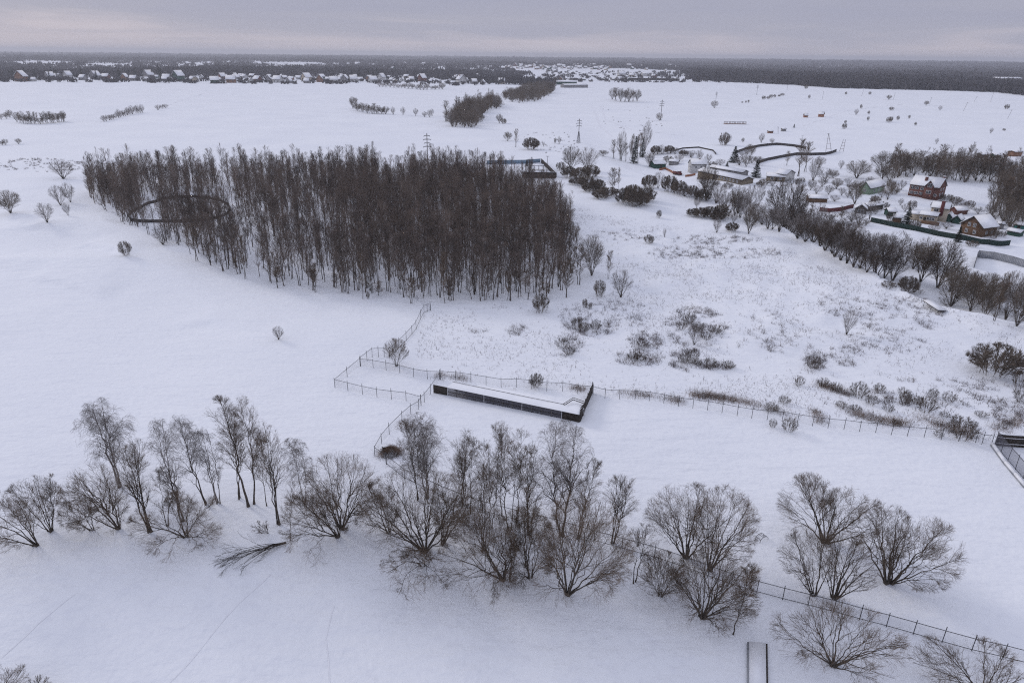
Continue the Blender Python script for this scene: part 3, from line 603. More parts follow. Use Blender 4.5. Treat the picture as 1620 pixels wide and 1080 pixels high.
house('brown hut beside the big round fir, half hidden', (1413, 352), (1425, 353), 3.5, 2.2, .8, 'brown_plank', cat='hut', name='hut')
house('green gabled outbuilding, first of two next to the brown timber house', (1493, 350), (1505, 352), 4.5, 2.0, 1.5, 'dark_green_wall', along='y', cat='shed', name='shed')
house('green gabled outbuilding, second of two touching the brown timber house', (1505.5, 353), (1518, 355), 4.5, 2.0, 1.5, 'dark_green_wall', along='y', cat='shed', name='shed')
house('dark red roofed shed behind the two green outbuildings', (1513, 340), (1530, 339), 4.0, 1.9, 1.2, 'red_brick', cat='shed', name='shed', roof='red_roof')
house('square dark hut alone on snow beside the brown timber house', (1577, 362), (1587, 363), 3.0, 2.2, .5, 'grey_wall', cat='hut', name='hut', roof='roof_sheet')
house('teal shed with flat snowy roof at the frame edge', (1602, 363), (1622, 367), 4.5, 2.3, .7, 'teal_wall', cat='shed', name='shed', doors=[(.4, 1.0, 1.9)])
house('snowy roofed green-grey shed in front of the teal one', (1592, 371), (1612, 375), 3.5, 1.7, .7, 'dark_green_wall', cat='shed', name='shed')
house('dark little cabin on the snowy slope above the thicket', (1552, 250), (1563, 250), 4, 2.2, .9, 'dark_wood', cat='cabin', name='cabin')
house('dark green little cabin on the snowy slope, next to the dark one', (1573, 251), (1583, 251), 4, 2.2, .9, 'dark_green_wall', cat='cabin', name='cabin')
house('orange-brown cabin alone on the slope near the frame edge', (1605, 248), (1616, 247), 5, 3.0, .6, 'orange_brick', cat='cabin', name='cabin')
house('small brown hut in the open field below the long pavilion', (1216, 211), (1223, 211), 3, 1.7, .5, 'orange_brick', cat='hut', name='hut')
house('small pale hut in the open field beside the brown one', (1237, 208), (1243.5, 208), 3, 2.1, .5, 'grey_wall', cat='hut', name='hut')
house('tiny orange cabin with pointed roof, smaller of two in the field', (1272.5, 186), (1278, 186), 3, 2.4, 2.0, 'orange_paint', cat='cabin', name='cabin', roof='dark_wood')
house('orange cabin with pointed roof, larger of two in the field', (1294, 185), (1302, 185.5), 4, 3.2, 2.2, 'orange_paint', cat='cabin', name='cabin', roof='dark_wood')
# open pavilion frame far out in the field
def pavilion(label, A, B, D, h, npost, m='white_wall', snow=.2, name='pavilion', cat='pavilion', rw=.16, post='orange_brick', floor=True):
    a, b = G(*A), G(*B); x, y, L = frame_of(a, b); e = empty(name, a, math.atan2(x[1], x[0])); tag(e, label, cat)
    for i in range(npost):
        for yy in (0.1, D - .1): MB().bar((L * i / (npost - 1), yy, -.8), (L * i / (npost - 1), yy, h), rw, sides=4).obj('post', post, e)
    r = MB().box(-.3, L + .3, -.3, D + .3, h + .002, h + .14).obj('roof', 'roof_sheet', e); MB().box(-.22, L + .22, -.22, D + .22, h + .142, h + .14 + snow).obj('snow_cover', 'snow', r)
    if floor: MB().box(-.4, L + .4, -.4, D + .4, -.5, .25).obj('plinth', post, e)
    return e
pavilion('long low open pavilion with pale posts alone in the field', (1147, 196.5), (1180, 197), 4, 2.2, 9, rw=.35)
pavilion('roofed open shelter frame inside the fenced yard behind the grove', (838, 270), (860, 270), 4, 2.6, 4, post='dark_wood', floor=False)
pavilion('low snow-topped shelter on thin legs by the valley edge trees', (1460, 485), (1483, 496), 1.6, 1.5, 3, post='fence_metal', rw=.08, floor=False)
# long halls and houses beyond the far field
house('long greenish hall with snow roof at the head of the far field', (880, 134), (912, 134.5), 30, 6, 3, 'dark_green_wall', cat='hall', name='hall')
house('low grey hall in front of the far long greenish one', (893, 139), (930, 139), 18, 5, 2, 'grey_wall', cat='hall', name='hall')
house('white far house with pyramid roof standing above the dark fence', (980, 121), (990, 121), 14, 8, 8, 'white_wall')
house('far low white hall beyond the dark fence', (1017, 121), (1028, 121), 16, 8, 4, 'white_wall', cat='hall', name='hall')
house('single pale roof poking out of the far dark forest', (1271, 121), (1283, 121), 20, 8, 6, 'grey_wall', cat='hall', name='hall')
house('long white hall in the far forest at the frame edge', (1577, 129), (1618, 129), 30, 8, 4, 'white_wall', cat='hall', name='hall')
house('shorter white hall in the far forest beside the long one', (1556, 141), (1580, 142), 20, 6, 3, 'white_wall', cat='hall', name='hall')

# the long wire-fronted shed across the yard
def shed():
    a, b = G(686, 621), G(917, 668); x, y, L = frame_of(a, b); e = empty('long_shed', a, math.atan2(x[1], x[0])); tag(e, 'long low wire-fronted shed with dark plank ends under thick snow', 'shed')
    g = lambda u: float(zf(*(a + x * u)[:2])) - a[2]
    h = 1.75; D = 2.6; e1 = L * 0.105; e2 = L * 0.885
    for nm, x0, x1, hh in (('plank_end', 0, e1, h), ('plank_end', e2, L, h + .1)):
        mb = MB(); n = int((x1 - x0) / .18)
        for k in range(n): u0 = x0 + (x1 - x0) * k / n; mb.box(u0, u0 + (x1 - x0) / n - .012, -.06 - (.012 if k % 2 else 0), 0, -.9, hh)
        mb.obj(nm, 'dark_wood', e)
    P = [np.array([u, 0.0, 0.0]) for u in np.linspace(e1, e2, 30)]
    uvsheet('wire_front', P, -.35, h - .1, 'shed_net', e)
    mb = MB().box(e1, L, D, D + .08, -.9, h - .25); mb.obj('rear_wall', 'grey_wall', e)
    for k, u in enumerate(np.linspace(e1, e2, 13)): MB().bar((u, -.05, -.9), (u, -.05, h - .02), .09).obj('post', 'pole_grey' if k % 4 else 'pale_trim', e)
    mb = MB().bar((e1, -.06, h * .52), (e2, -.06, h * .52), .07); mb.bar((e1, -.06, -.28), (e2, -.06, -.28), .12); mb.obj('rail', 'dark_wood', e)
    MB().box(0.02, L - .02, 0.3, D - .02, -.35, -.2).obj('floor_deck', 'dark_wood', e)
    r = MB(); r.add([(e1, -.15, h), (L, -.15, h), (L, D + .25, h - .2), (e1, D + .25, h - .2), (e1, -.15, h + .1), (L, -.15, h + .1), (L, D + .25, h - .1), (e1, D + .25, h - .1)], [(0, 3, 2, 1), (4, 5, 6, 7), (0, 1, 5, 4), (1, 2, 6, 5), (2, 3, 7, 6), (3, 0, 4, 7)]); ro = r.obj('roof', 'roof_sheet', e)
    # uneven snow slab on the roof
    nu, nv = 90, 7; U = np.linspace(e1 - .05, L - .1, nu); Vv = np.linspace(-.24, D + .2, nv); uu, vv = np.meshgrid(U, Vv, indexing='ij')
    ed = np.minimum(smooth((vv + .24) / .2), smooth((D + .2 - vv) / .3)) * smooth((uu - e1 + .05) / .3) * smooth((L - .1 - uu) / .3)
    zz = h + .105 - .2 * (vv + .15) / (D + .4) + ed * (.26 + .12 * vnoise(uu, vv, 2.0, 3)); ii = np.arange(nu * nv).reshape(nu, nv)
    MB().add(np.stack([uu, vv, zz], -1).reshape(-1, 3), np.stack([ii[:-1, :-1], ii[1:, :-1], ii[1:, 1:], ii[:-1, 1:]], -1).reshape(-1, 4)).obj('snow_cover', 'snow', ro, True)
    tr = MB().bar((e1, D * .78, h + .33), (e2, D * .78, h + .30), .05)
    tr.obj('ridge_batten', 'dark_wood', e)
    # snow heaped behind, with the square frame of a second opening near the end wall
    nu, nv = 60, 9; U = np.linspace(e1 + 2, L - .3, nu); Vv = np.linspace(D + .1, D + 5.0, nv); uu, vv = np.meshgrid(U, Vv, indexing='ij')
    ed = smooth((D + 5.0 - vv) / 4.0) * smooth((uu - e1 - 2) / 3) * smooth((L - .3 - uu) / .5)
    zz = np.array([[g(q) for q in row] for row in uu]) - .4 + ed * (1.75 + .25 * vnoise(uu, vv, 3.0, 3)); ii = np.arange(nu * nv).reshape(nu, nv)
    tag(MB().add((a + np.stack([uu, vv, zz], -1).reshape(-1, 3) @ np.array([x, y, UP])), np.stack([ii[:-1, :-1], ii[1:, :-1], ii[1:, 1:], ii[:-1, 1:]], -1).reshape(-1, 4)).obj('snow_bank', 'snow', None, True), kind='structure')
    f = MB(); q = [(e2 - .3, D * .6, h + .2), (e2 + .5, D + 2.2, h + .1), (L - .3, D + 1.5, h + .1), (L - .3, D * .4, h + .3)]
    for s, t in zip(q[:-1], q[1:]): f.bar(s, t, .10); f.bar(np.array(s) + UP * .4, np.array(t) + UP * .4, .08)
    f.obj('roof_frame', 'dark_wood', e)
    c, d = G(918, 667), G(937.5, 621); x2, y2, L2 = frame_of(c, d); w = empty('plank_wall', c, math.atan2(x2[1], x2[0])); tag(w, 'tall dark plank wall running back from the shed corner', 'wall')
    mb = MB(); n = int(L2 / .2)
    for k in range(n): mb.box(L2 * k / n, L2 * (k + 1) / n - .012, -.04, .05 + (.012 if k % 2 else 0), -.8, 1.95 + .03 * (k % 3))
    mb.obj('planks', 'dark_wood', w)
    for u in np.linspace(0, L2, 6): MB().bar((u, .12, -.8), (u, .12, 2.1), .10).obj('post', 'dark_wood', w)
shed()

# footbridge rails in the lower part of the picture
def bridge():
    a, b = G(1183, 1018), G(1183, 1100); c, d = G(1212, 1021), G(1213, 1100); o = (a + c) / 2
    z = [a[2], b[2], c[2], d[2]]; e = empty('plank_chute', o); tag(e, 'narrow snow-filled walkway between two upright dark boards', 'walkway')
    for p, q, m in ((a, b, 'concrete'), (c, d, 'dark_wood')): MB().bar(p - o + UP * .25, q - o + UP * .25, .20).obj('side_board', m, e)
    v = []; 
    for s in (0, 1):
        for P, Q in ((a, c), (b, d)):
            v += [P - o + UP * (.30 + .12 * s) + (Q - P) * .05, Q - o + UP * (.30 + .12 * s) - (Q - P) * .05]
    MB().add(v, [(0, 1, 3, 2), (4, 6, 7, 5), (0, 2, 6, 4), (1, 5, 7, 3), (0, 4, 5, 1), (2, 3, 7, 6)]).obj('snow_filling', 'snow', e)
bridge()
def bench():
    a = G(1208, 856); e = empty('metal_frame', a, .5); tag(e, 'small bent metal frame half buried in the snow beyond the fence', 'metal frame')
    for s in (0, 1):
        P = np.array([[[-0.7, s * .8, -.2], [-.65, s * .8, .45], [-.2, s * .8, .75], [.4, s * .8, .7], [.8, s * .8, .3], [.85, s * .8, -.2]]]); V, Q = tubes(P, np.full((1, 6), .035), 6); MB().add(V, *Q).obj('hoop', 'fence_metal', e)
    m = MB()
    for x_, z_ in ((-.65, .45), (-.2, .75), (.1, .73), (.4, .7), (.8, .3)): m.bar((x_, 0, z_), (x_, .8, z_), .04)
    m.obj('slats', 'fence_metal', e)
bench()
def heap():
    rng = np.random.default_rng(9); p = G(618, 717); e = empty('grass_heap', p); tag(e, 'heap of brown dead grass beside the kinked wire fence', 'grass heap')
    n = 2600; b = np.stack([rng.normal(0, .9, n), rng.normal(0, .8, n), np.zeros(n)], 1); r = np.hypot(b[:, 0], b[:, 1]); b[:, 2] = 1.0 * np.exp(-r * r) - .1
    d = norm(np.stack([b[:, 0], b[:, 1], 0 * r + .9], 1) + rng.normal(size=(n, 3)) * .5); V, Q = spikes(b, b + d * rng.uniform(.3, 1.0, (n, 1)), .04, rng); MB().add(V, None, Q).obj('stalks', 'dry_grass', e)
    q = G(611, 714); e = empty('dark_drum', q + UP * .45, .3); tag(e, 'black rounded drum lying against the dead grass heap', 'drum')
    x = np.linspace(-.75, .75, 9); rr = np.array([.05, .42, .5, .47, .5, .47, .5, .42, .05]); xs = x.copy(); xs[0] = xs[1] - .02; xs[-1] = xs[-2] + .02
    V, Q = tubes(np.stack([xs, 0 * x, 0 * x + .1], 1)[None], rr[None], 14, cap=True); MB().add(V, *Q).obj('shell', 'tyre', e, True)
    MB().bar((-.85, 0, .1), (.85, 0, .1), .12, sides=8).obj('axle', 'fence_metal', e); MB().box(-.5, .5, -.3, .3, .57, .66).obj('snow_cap', 'snow', e)
heap()
def truck():
    a, b = G(1064, 276), G(1082, 280); x, y, L = frame_of(a, b); e = empty('red_truck', a, math.atan2(x[1], x[0])); tag(e, 'dark red farm truck parked below the white farm house', 'truck'); L = 6.2
    MB().box(0, 4.1, 0, 2.2, .9, 2.1).box(.1, 4.0, .1, 2.1, 2.102, 2.12).obj('cargo_bed', 'red_paint', e); MB().box(.1, 4.0, .15, 2.05, 2.13, 2.3).obj('snow_load', 'snow', e)
    c = MB().box(4.25, 5.4, .1, 2.1, .7, 2.5).box(5.402, 6.3, .15, 2.05, .7, 1.6).obj('cab', 'red_paint', e); MB().box(4.45, 5.2, .07, .098, 1.7, 2.3).obj('side_window', 'glass', c)
    MB().box(.2, 6.2, .5, 1.7, .55, .69).obj('chassis', 'dark_wood', e); MB().box(4.3, 5.35, .15, 2.05, 2.502, 2.62).obj('roof_snow', 'snow', c)
    for u in (.9, 2.1, 5.4):
        for yy in (.05, 1.85): V, Q = tubes(np.array([[[u, yy, .5], [u, yy + .3, .5]]]), np.array([[.5, .5]]), 14, cap=True); w = MB().add(V, *Q).obj('wheel', 'tyre', e); V, Q = tubes(np.array([[[u, yy - .02, .5], [u, yy + .32, .5]]]), np.array([[.22, .22]]), 10, cap=True); MB().add(V, *Q).obj('rim', 'pole_grey', w)
truck()
board_fence('low orange picket fence in front of the green farm shed', [(1043, 270), (1052, 268), (1062, 273), (1068, 277)], 1.3, 'orange_paint', snow=False)
board_fence('low orange plank fence between red truck and white farm house', [(1084, 280), (1093, 279), (1100, 277)], 1.2, 'orange_paint', snow=False)

# ---------------------------------------------------------------- poles
def pylon(label, px, py, top, arms=4, lattice=False, lean=0.0):
    p = G(px, py); h = inplane(p, px, top)[2] - p[2]; e = empty('power_pylon', p, .2); tag(e, label, 'pylon'); w = h * 0.028
    base_h = h * (.42 if lattice else .0)
    s = MB().bar((0, 0, base_h - .1), (lean * h, 0, h), w * .9, sides=6).obj('mast', 'pole_grey', e)
    l = MB()
    r0 = w * (2.6 if lattice else 1.6)
    for sx in (-1, 1):
        for sy in (-1, 1): l.bar((sx * r0, sy * r0, -.5), (sx * w * .4, sy * w * .4, base_h + h * .06), w * .35)
    nb = 6 if lattice else 2
    for k in range(nb):
        z0, z1 = base_h * k / nb, base_h * (k + 1) / nb + .3; f0 = 1 - k / nb * .85; f1 = 1 - (k + 1) / nb * .85
        for sy in (-1, 1): l.bar((-r0 * f0, sy * r0 * f0, z0), (r0 * f1, sy * r0 * f1, z1), w * .25); l.bar((r0 * f0, sy * r0 * f0, z0), (-r0 * f1, sy * r0 * f1, z1), w * .25)
    l.obj('lattice_base', 'fence_metal', e)
    for k in range(arms):
        z = h * (.92 - .11 * k); al = h * (.12 if k in (1,) else .095) * (1.25 if k == arms - 1 else 1)
        c = MB().bar((lean * z - al, 0, z), (lean * z + al, 0, z), w * .42); c.bar((lean * z - al, 0, z), (lean * z, 0, z + h * .03), w * .25); c.bar((lean * z + al, 0, z), (lean * z, 0, z + h * .03), w * .25)
        c = c.obj('crossarm', 'fence_metal', e); ins = MB()
        for sx in (-1, 1): ins.bar((lean * z + sx * al, 0, z - h * .03), (lean * z + sx * al, 0, z), w * .5, sides=6)
        ins.obj('insulator', 'dark_wood', c)
    return e
pylon('dark power pylon rising out of the back of the grove', 677, 262, 211, 4)
pylon('lattice-footed power pylon on the open snow beyond the grove', 915, 226, 188, 3, True)
pylon('power pylon above a small bush in the far field', 1045, 190, 158, 3)
pylon('smaller power pylon above a round bush in the far field', 1132, 163, 145, 3)
pylon('power pylon far up the field, third from the grove', 1197, 150, 134, 3)
pylon('very distant thin mast near the forest line', 1245, 143, 132, 2)
def pole(label, px, py, tx, ty, w=.24, arm=True, frame=None):
    p = G(px, py); t = inplane(p, tx, ty); e = empty('power_pole', p); tag(e, label, 'power pole'); d = t - p
    if frame is None: MB().bar(-norm(d) * .5, d, w, sides=6).obj('pole', 'pole_grey', e)
    else:
        for s in (-1, 1): MB().bar((s * frame, 0, -.5), d + np.array([s * frame * .5 if frame < 1.8 else 0, 0, 0]), w, sides=6).obj('leg', 'pole_grey', e)
        m = MB()
        for k in (.25, .5, .75): m.bar(d * k + np.array([-frame * (1 - k * .6), 0, 0]), d * k + np.array([frame * (1 - k * .6), 0, 0]), w * .7)
        m.obj('brace', 'orange_brick', e)
    if arm:
        m = MB().bar(d * .96 - np.array([.8, 0, 0]), d * .96 + np.array([.8, 0, 0]), w * .6)
        for s in (-.75, 0, .75): m.bar(d * .96 + np.array([s, 0, 0]), d * .96 + np.array([s, 0, .35]), w * .4)
        m.obj('crossarm', 'pole_grey', e)
for lab, bx, by, tx, ty in (('slanting power pole beside a round bush high on the slope', 1363, 152, 1367, 141.5), ('thin slanting power pole between two small bushes on the slope', 1413, 158, 1416.5, 147),
    ('slanting power pole right next to the bush near the slope top', 1470, 166, 1474, 154), ('tall slanting power pole by the far dark wood', 1567, 162, 1572, 147), ('small slanting pole, lower of a crossing pair', 1524, 176, 1531, 162),
    ('small slanting pole, upper of a crossing pair', 1541, 161, 1546, 153), ('lone slanting pole on the bare slope near the frame edge', 1594, 188, 1601, 174), ('thin pole at the top of the field above the paired cabins', 1301, 158, 1303, 145),
    ('slender pole behind the dark thicket above the brick house', 1413, 246, 1417, 234), ('plain pole beside the two little field huts', 1231, 212, 1231, 201), ('plain pole behind the fenced yard', 866, 262, 866.5, 247)):
    pole(lab, bx, by, tx, ty, w=.26)
pole('tall A-frame pole standing in the dark fenced plot', 1311, 243, 1311, 211, .22, frame=2.2)
pole('pair of slanting braced posts outside the dark fenced plot', 1331, 240, 1336, 221, .22, frame=1.4, arm=False)
pole('thin leaning pole at the end of the lower dark wavy fence', 1268, 232, 1270, 214, .14)

# ---------------------------------------------------------------- the far village: every house its own object
def far_houses():
    rng = np.random.default_rng(21)
    walls = [('orange_brick', 'orange brick'), ('cream_plaster', 'cream'), ('dark_green_wall', 'dark green'), ('grey_wall', 'grey'), ('red_brick', 'dark red'), ('white_wall', 'white'), ('brown_plank', 'brown timber')]
    # nearest row, read off the photograph: x, base y, width px, wall
    row = [(35, 129, 22, 0), (54, 129, 10, 5), (80, 126, 16, 3), (92, 126, 14, 3), (108, 124, 14, 5), (132, 127, 14, 3), (152, 126, 18, 3), (168, 125, 14, 4), (198, 127, 15, 0), (212, 128, 14, 3), (236, 125, 18, 3), (264, 127, 15, 5), (283, 127, 22, 2), (305, 129, 14, 1), (319, 126, 10, 5), (340, 132, 18, 2), (352, 126, 14, 4),
           (366, 131, 18, 0), (372, 125, 12, 1), (387, 124, 12, 5), (398, 131, 12, 5), (408, 130, 16, 4), (425, 130, 15, 3), (440, 131, 18, 5), (458, 132, 12, 3), (472, 126, 10, 5), (485, 128, 18, 1), (486, 132, 12, 3), (506, 130, 16, 0), (528, 131, 16, 5), (546, 130, 16, 3), (559, 130, 15, 5), (585, 129, 14, 0), (590, 131, 16, 5), (604, 127, 14, 5),
           (620, 129, 10, 3), (636, 129, 8, 5), (651, 128, 11, 5), (668, 129, 16, 4), (682, 131, 8, 3), (730, 132, 20, 5), (750, 133, 12, 3), (764, 134, 11, 5), (794, 133, 14, 1)]
    protos = {}
    for k, (x, y, w, c) in enumerate(row):
        var = (c, k % 2); p = G(x, y); m, nm = walls[c]; wd = w / ppm(p); hr = ('steep', 'broad')[k % 2]
        if var not in protos:
            e = bpy.data.objects.new('village_house', None); COL.objects.link(e); L, D, H, R = (11, 9, 5.0, 4.6) if k % 2 else (9, 10, 5.4, 5.0)
            wl = MB().box(-L / 2, L / 2, -D / 2, D / 2, -3, H); prism(wl, -L / 2, L / 2, -D / 2, D / 2, H - .002, H + R - .02, 'x' if k % 2 else 'y'); wl.obj('wall', m, e)
            r = slabroof(MB(), -L / 2, L / 2, -D / 2, D / 2, H, H + R, .15, 'x' if k % 2 else 'y', .7).obj('roof', 'roof_sheet', e); slabroof(MB(), -L / 2, L / 2, -D / 2, D / 2, H + .155, H + R + .155, .35, 'x' if k % 2 else 'y', .65).obj('snow_cover', 'snow', r)
            MB().box(-1.9, -1.0, .6, 1.5, H, H + R + 1.0).obj('chimney', 'red_brick', r)
            for u in (-.25, .25): MB().box(u * L - .7, u * L + .7, -D / 2 - .08, -D / 2 - .01, 1.4, 3.0).obj('window', 'glass', e)
            protos[var] = e
        else: e = copy_tree(protos[var], p, 0, (1, 1, 1))
        s = wd / 15.5 * rng.uniform(.9, 1.05); e.location = tuple(p); e.rotation_euler = (0, 0, rng.uniform(-.6, .6)); e.scale = (s, s, s * rng.uniform(.9, 1.1))
        near = ['among dark firs', 'in the village row', 'between its neighbours', 'behind garden trees'][k % 4]; where = ['start', 'first quarter', 'middle', 'third quarter', 'end'][min(4, int(x / 165))]
        tag(e, f'{"larger" if w > 15 else "small"} {nm} house, {hr} snowy roof, {near}, {where} of far village', 'house', 'houses of the far village')
    # deeper rows and the remote town: small roofs
    deep = [(x, y, rng.uniform(5, 9)) for x, y in ((566, 104), (600, 112), (622, 111), (670, 105), (690, 105), (688, 113), (640, 103), (618, 103), (460, 118), (500, 119), (390, 117), (330, 118), (415, 116), (350, 117))]
    for k in range(46): x = rng.uniform(225, 790); deep.append((x, rng.uniform(121.5, 128.5) + (x - 225) * .004, rng.uniform(7, 12)))
    for k in range(95):
        x = rng.uniform(800, 960) if k < 75 else rng.uniform(960, 1075); deep.append((x, rng.uniform(103, 110) + (x - 800) * .012, rng.uniform(4, 8)))
    for k in range(16): deep.append((rng.uniform(1455, 1560), rng.uniform(130, 141), rng.uniform(5, 9)))
    for k in range(10): deep.append((rng.uniform(870, 1080), rng.uniform(118, 131), rng.uniform(6, 11)))
    keys = list(protos)
    for k, (x, y, w) in enumerate(deep):
        p = G(x, y); s = w / ppm(p) / 13.0; v = keys[rng.integers(len(keys))]
        lab = 'tiny snowy-roofed house in the remote town below the forest line' if 800 <= x <= 1080 else ('tiny snowy-roofed house deep in the dark forest near the frame edge' if x > 1400 else 'tiny snowy-roofed house among dark trees behind the ' + ('start' if x < 350 else 'middle' if x < 560 else 'end') + ' of the far village row')
        e = copy_tree(protos[v], p, rng.uniform(-1, 1), (s, s, s * .8), label=lab, group='remote houses ' + ('of the town' if 800 <= x <= 1080 else 'at the forest edge' if x > 1400 else 'behind the village'), name='remote_house')
far_houses()
# ---------------------------------------------------------------- the row of trees nearest the camera
def near_tree(seed, kind, bx, by, box, n, label, cat, name, detail=1.0, thick=1.0, bark='bark', twig='twig', depth=0.9, group='bare trees along the snowy bank', tw=0.78, cov=1.15):
    rng = np.random.default_rng(seed); B = G(bx, by); x0, y0, x1, y1 = box; ex = 0.07 * (x1 - x0); x0 -= ex; x1 += ex
    thick *= 0.82
    m = inplane(B, (x0 + x1) / 2, (y0 + y1) / 2); hw = 0.5 * np.linalg.norm(inplane(B, x1, (y0 + y1) / 2) - inplane(B, x0, (y0 + y1) / 2))
    hh = 0.5 * (inplane(B, (x0 + x1) / 2, y0)[2] - inplane(B, (x0 + x1) / 2, y1)[2])
    dd = (CAM_H - m[2]) / np.hypot(m[0], m[1]); d = hw * depth; b = math.sqrt(max(hh * hh - (d * dd) ** 2, (0.5 * hh) ** 2))
    if b <= 0.51 * hh: d = min(d, 0.86 * hh / dd)
    gz = B[2]; low = gz + b * 0.72; v = cP - m; k = max(0, (low - m[2]) / v[2]); m = m + v * k
    a = np.array([hw, d, b]); c = m - B
    if kind != 'shrub':
        tr, cw = full_tree(rng, kind, c, a, n, detail, world=B, thick=thick, tw=tw, cov=cov)
    else:
        tr, cw = full_tree(rng, kind, c, a, n, detail, world=B, thick=thick, tw=tw, cov=cov)
    return tree_obj(name, B, tr, cw, label, cat, group, bark, twig)
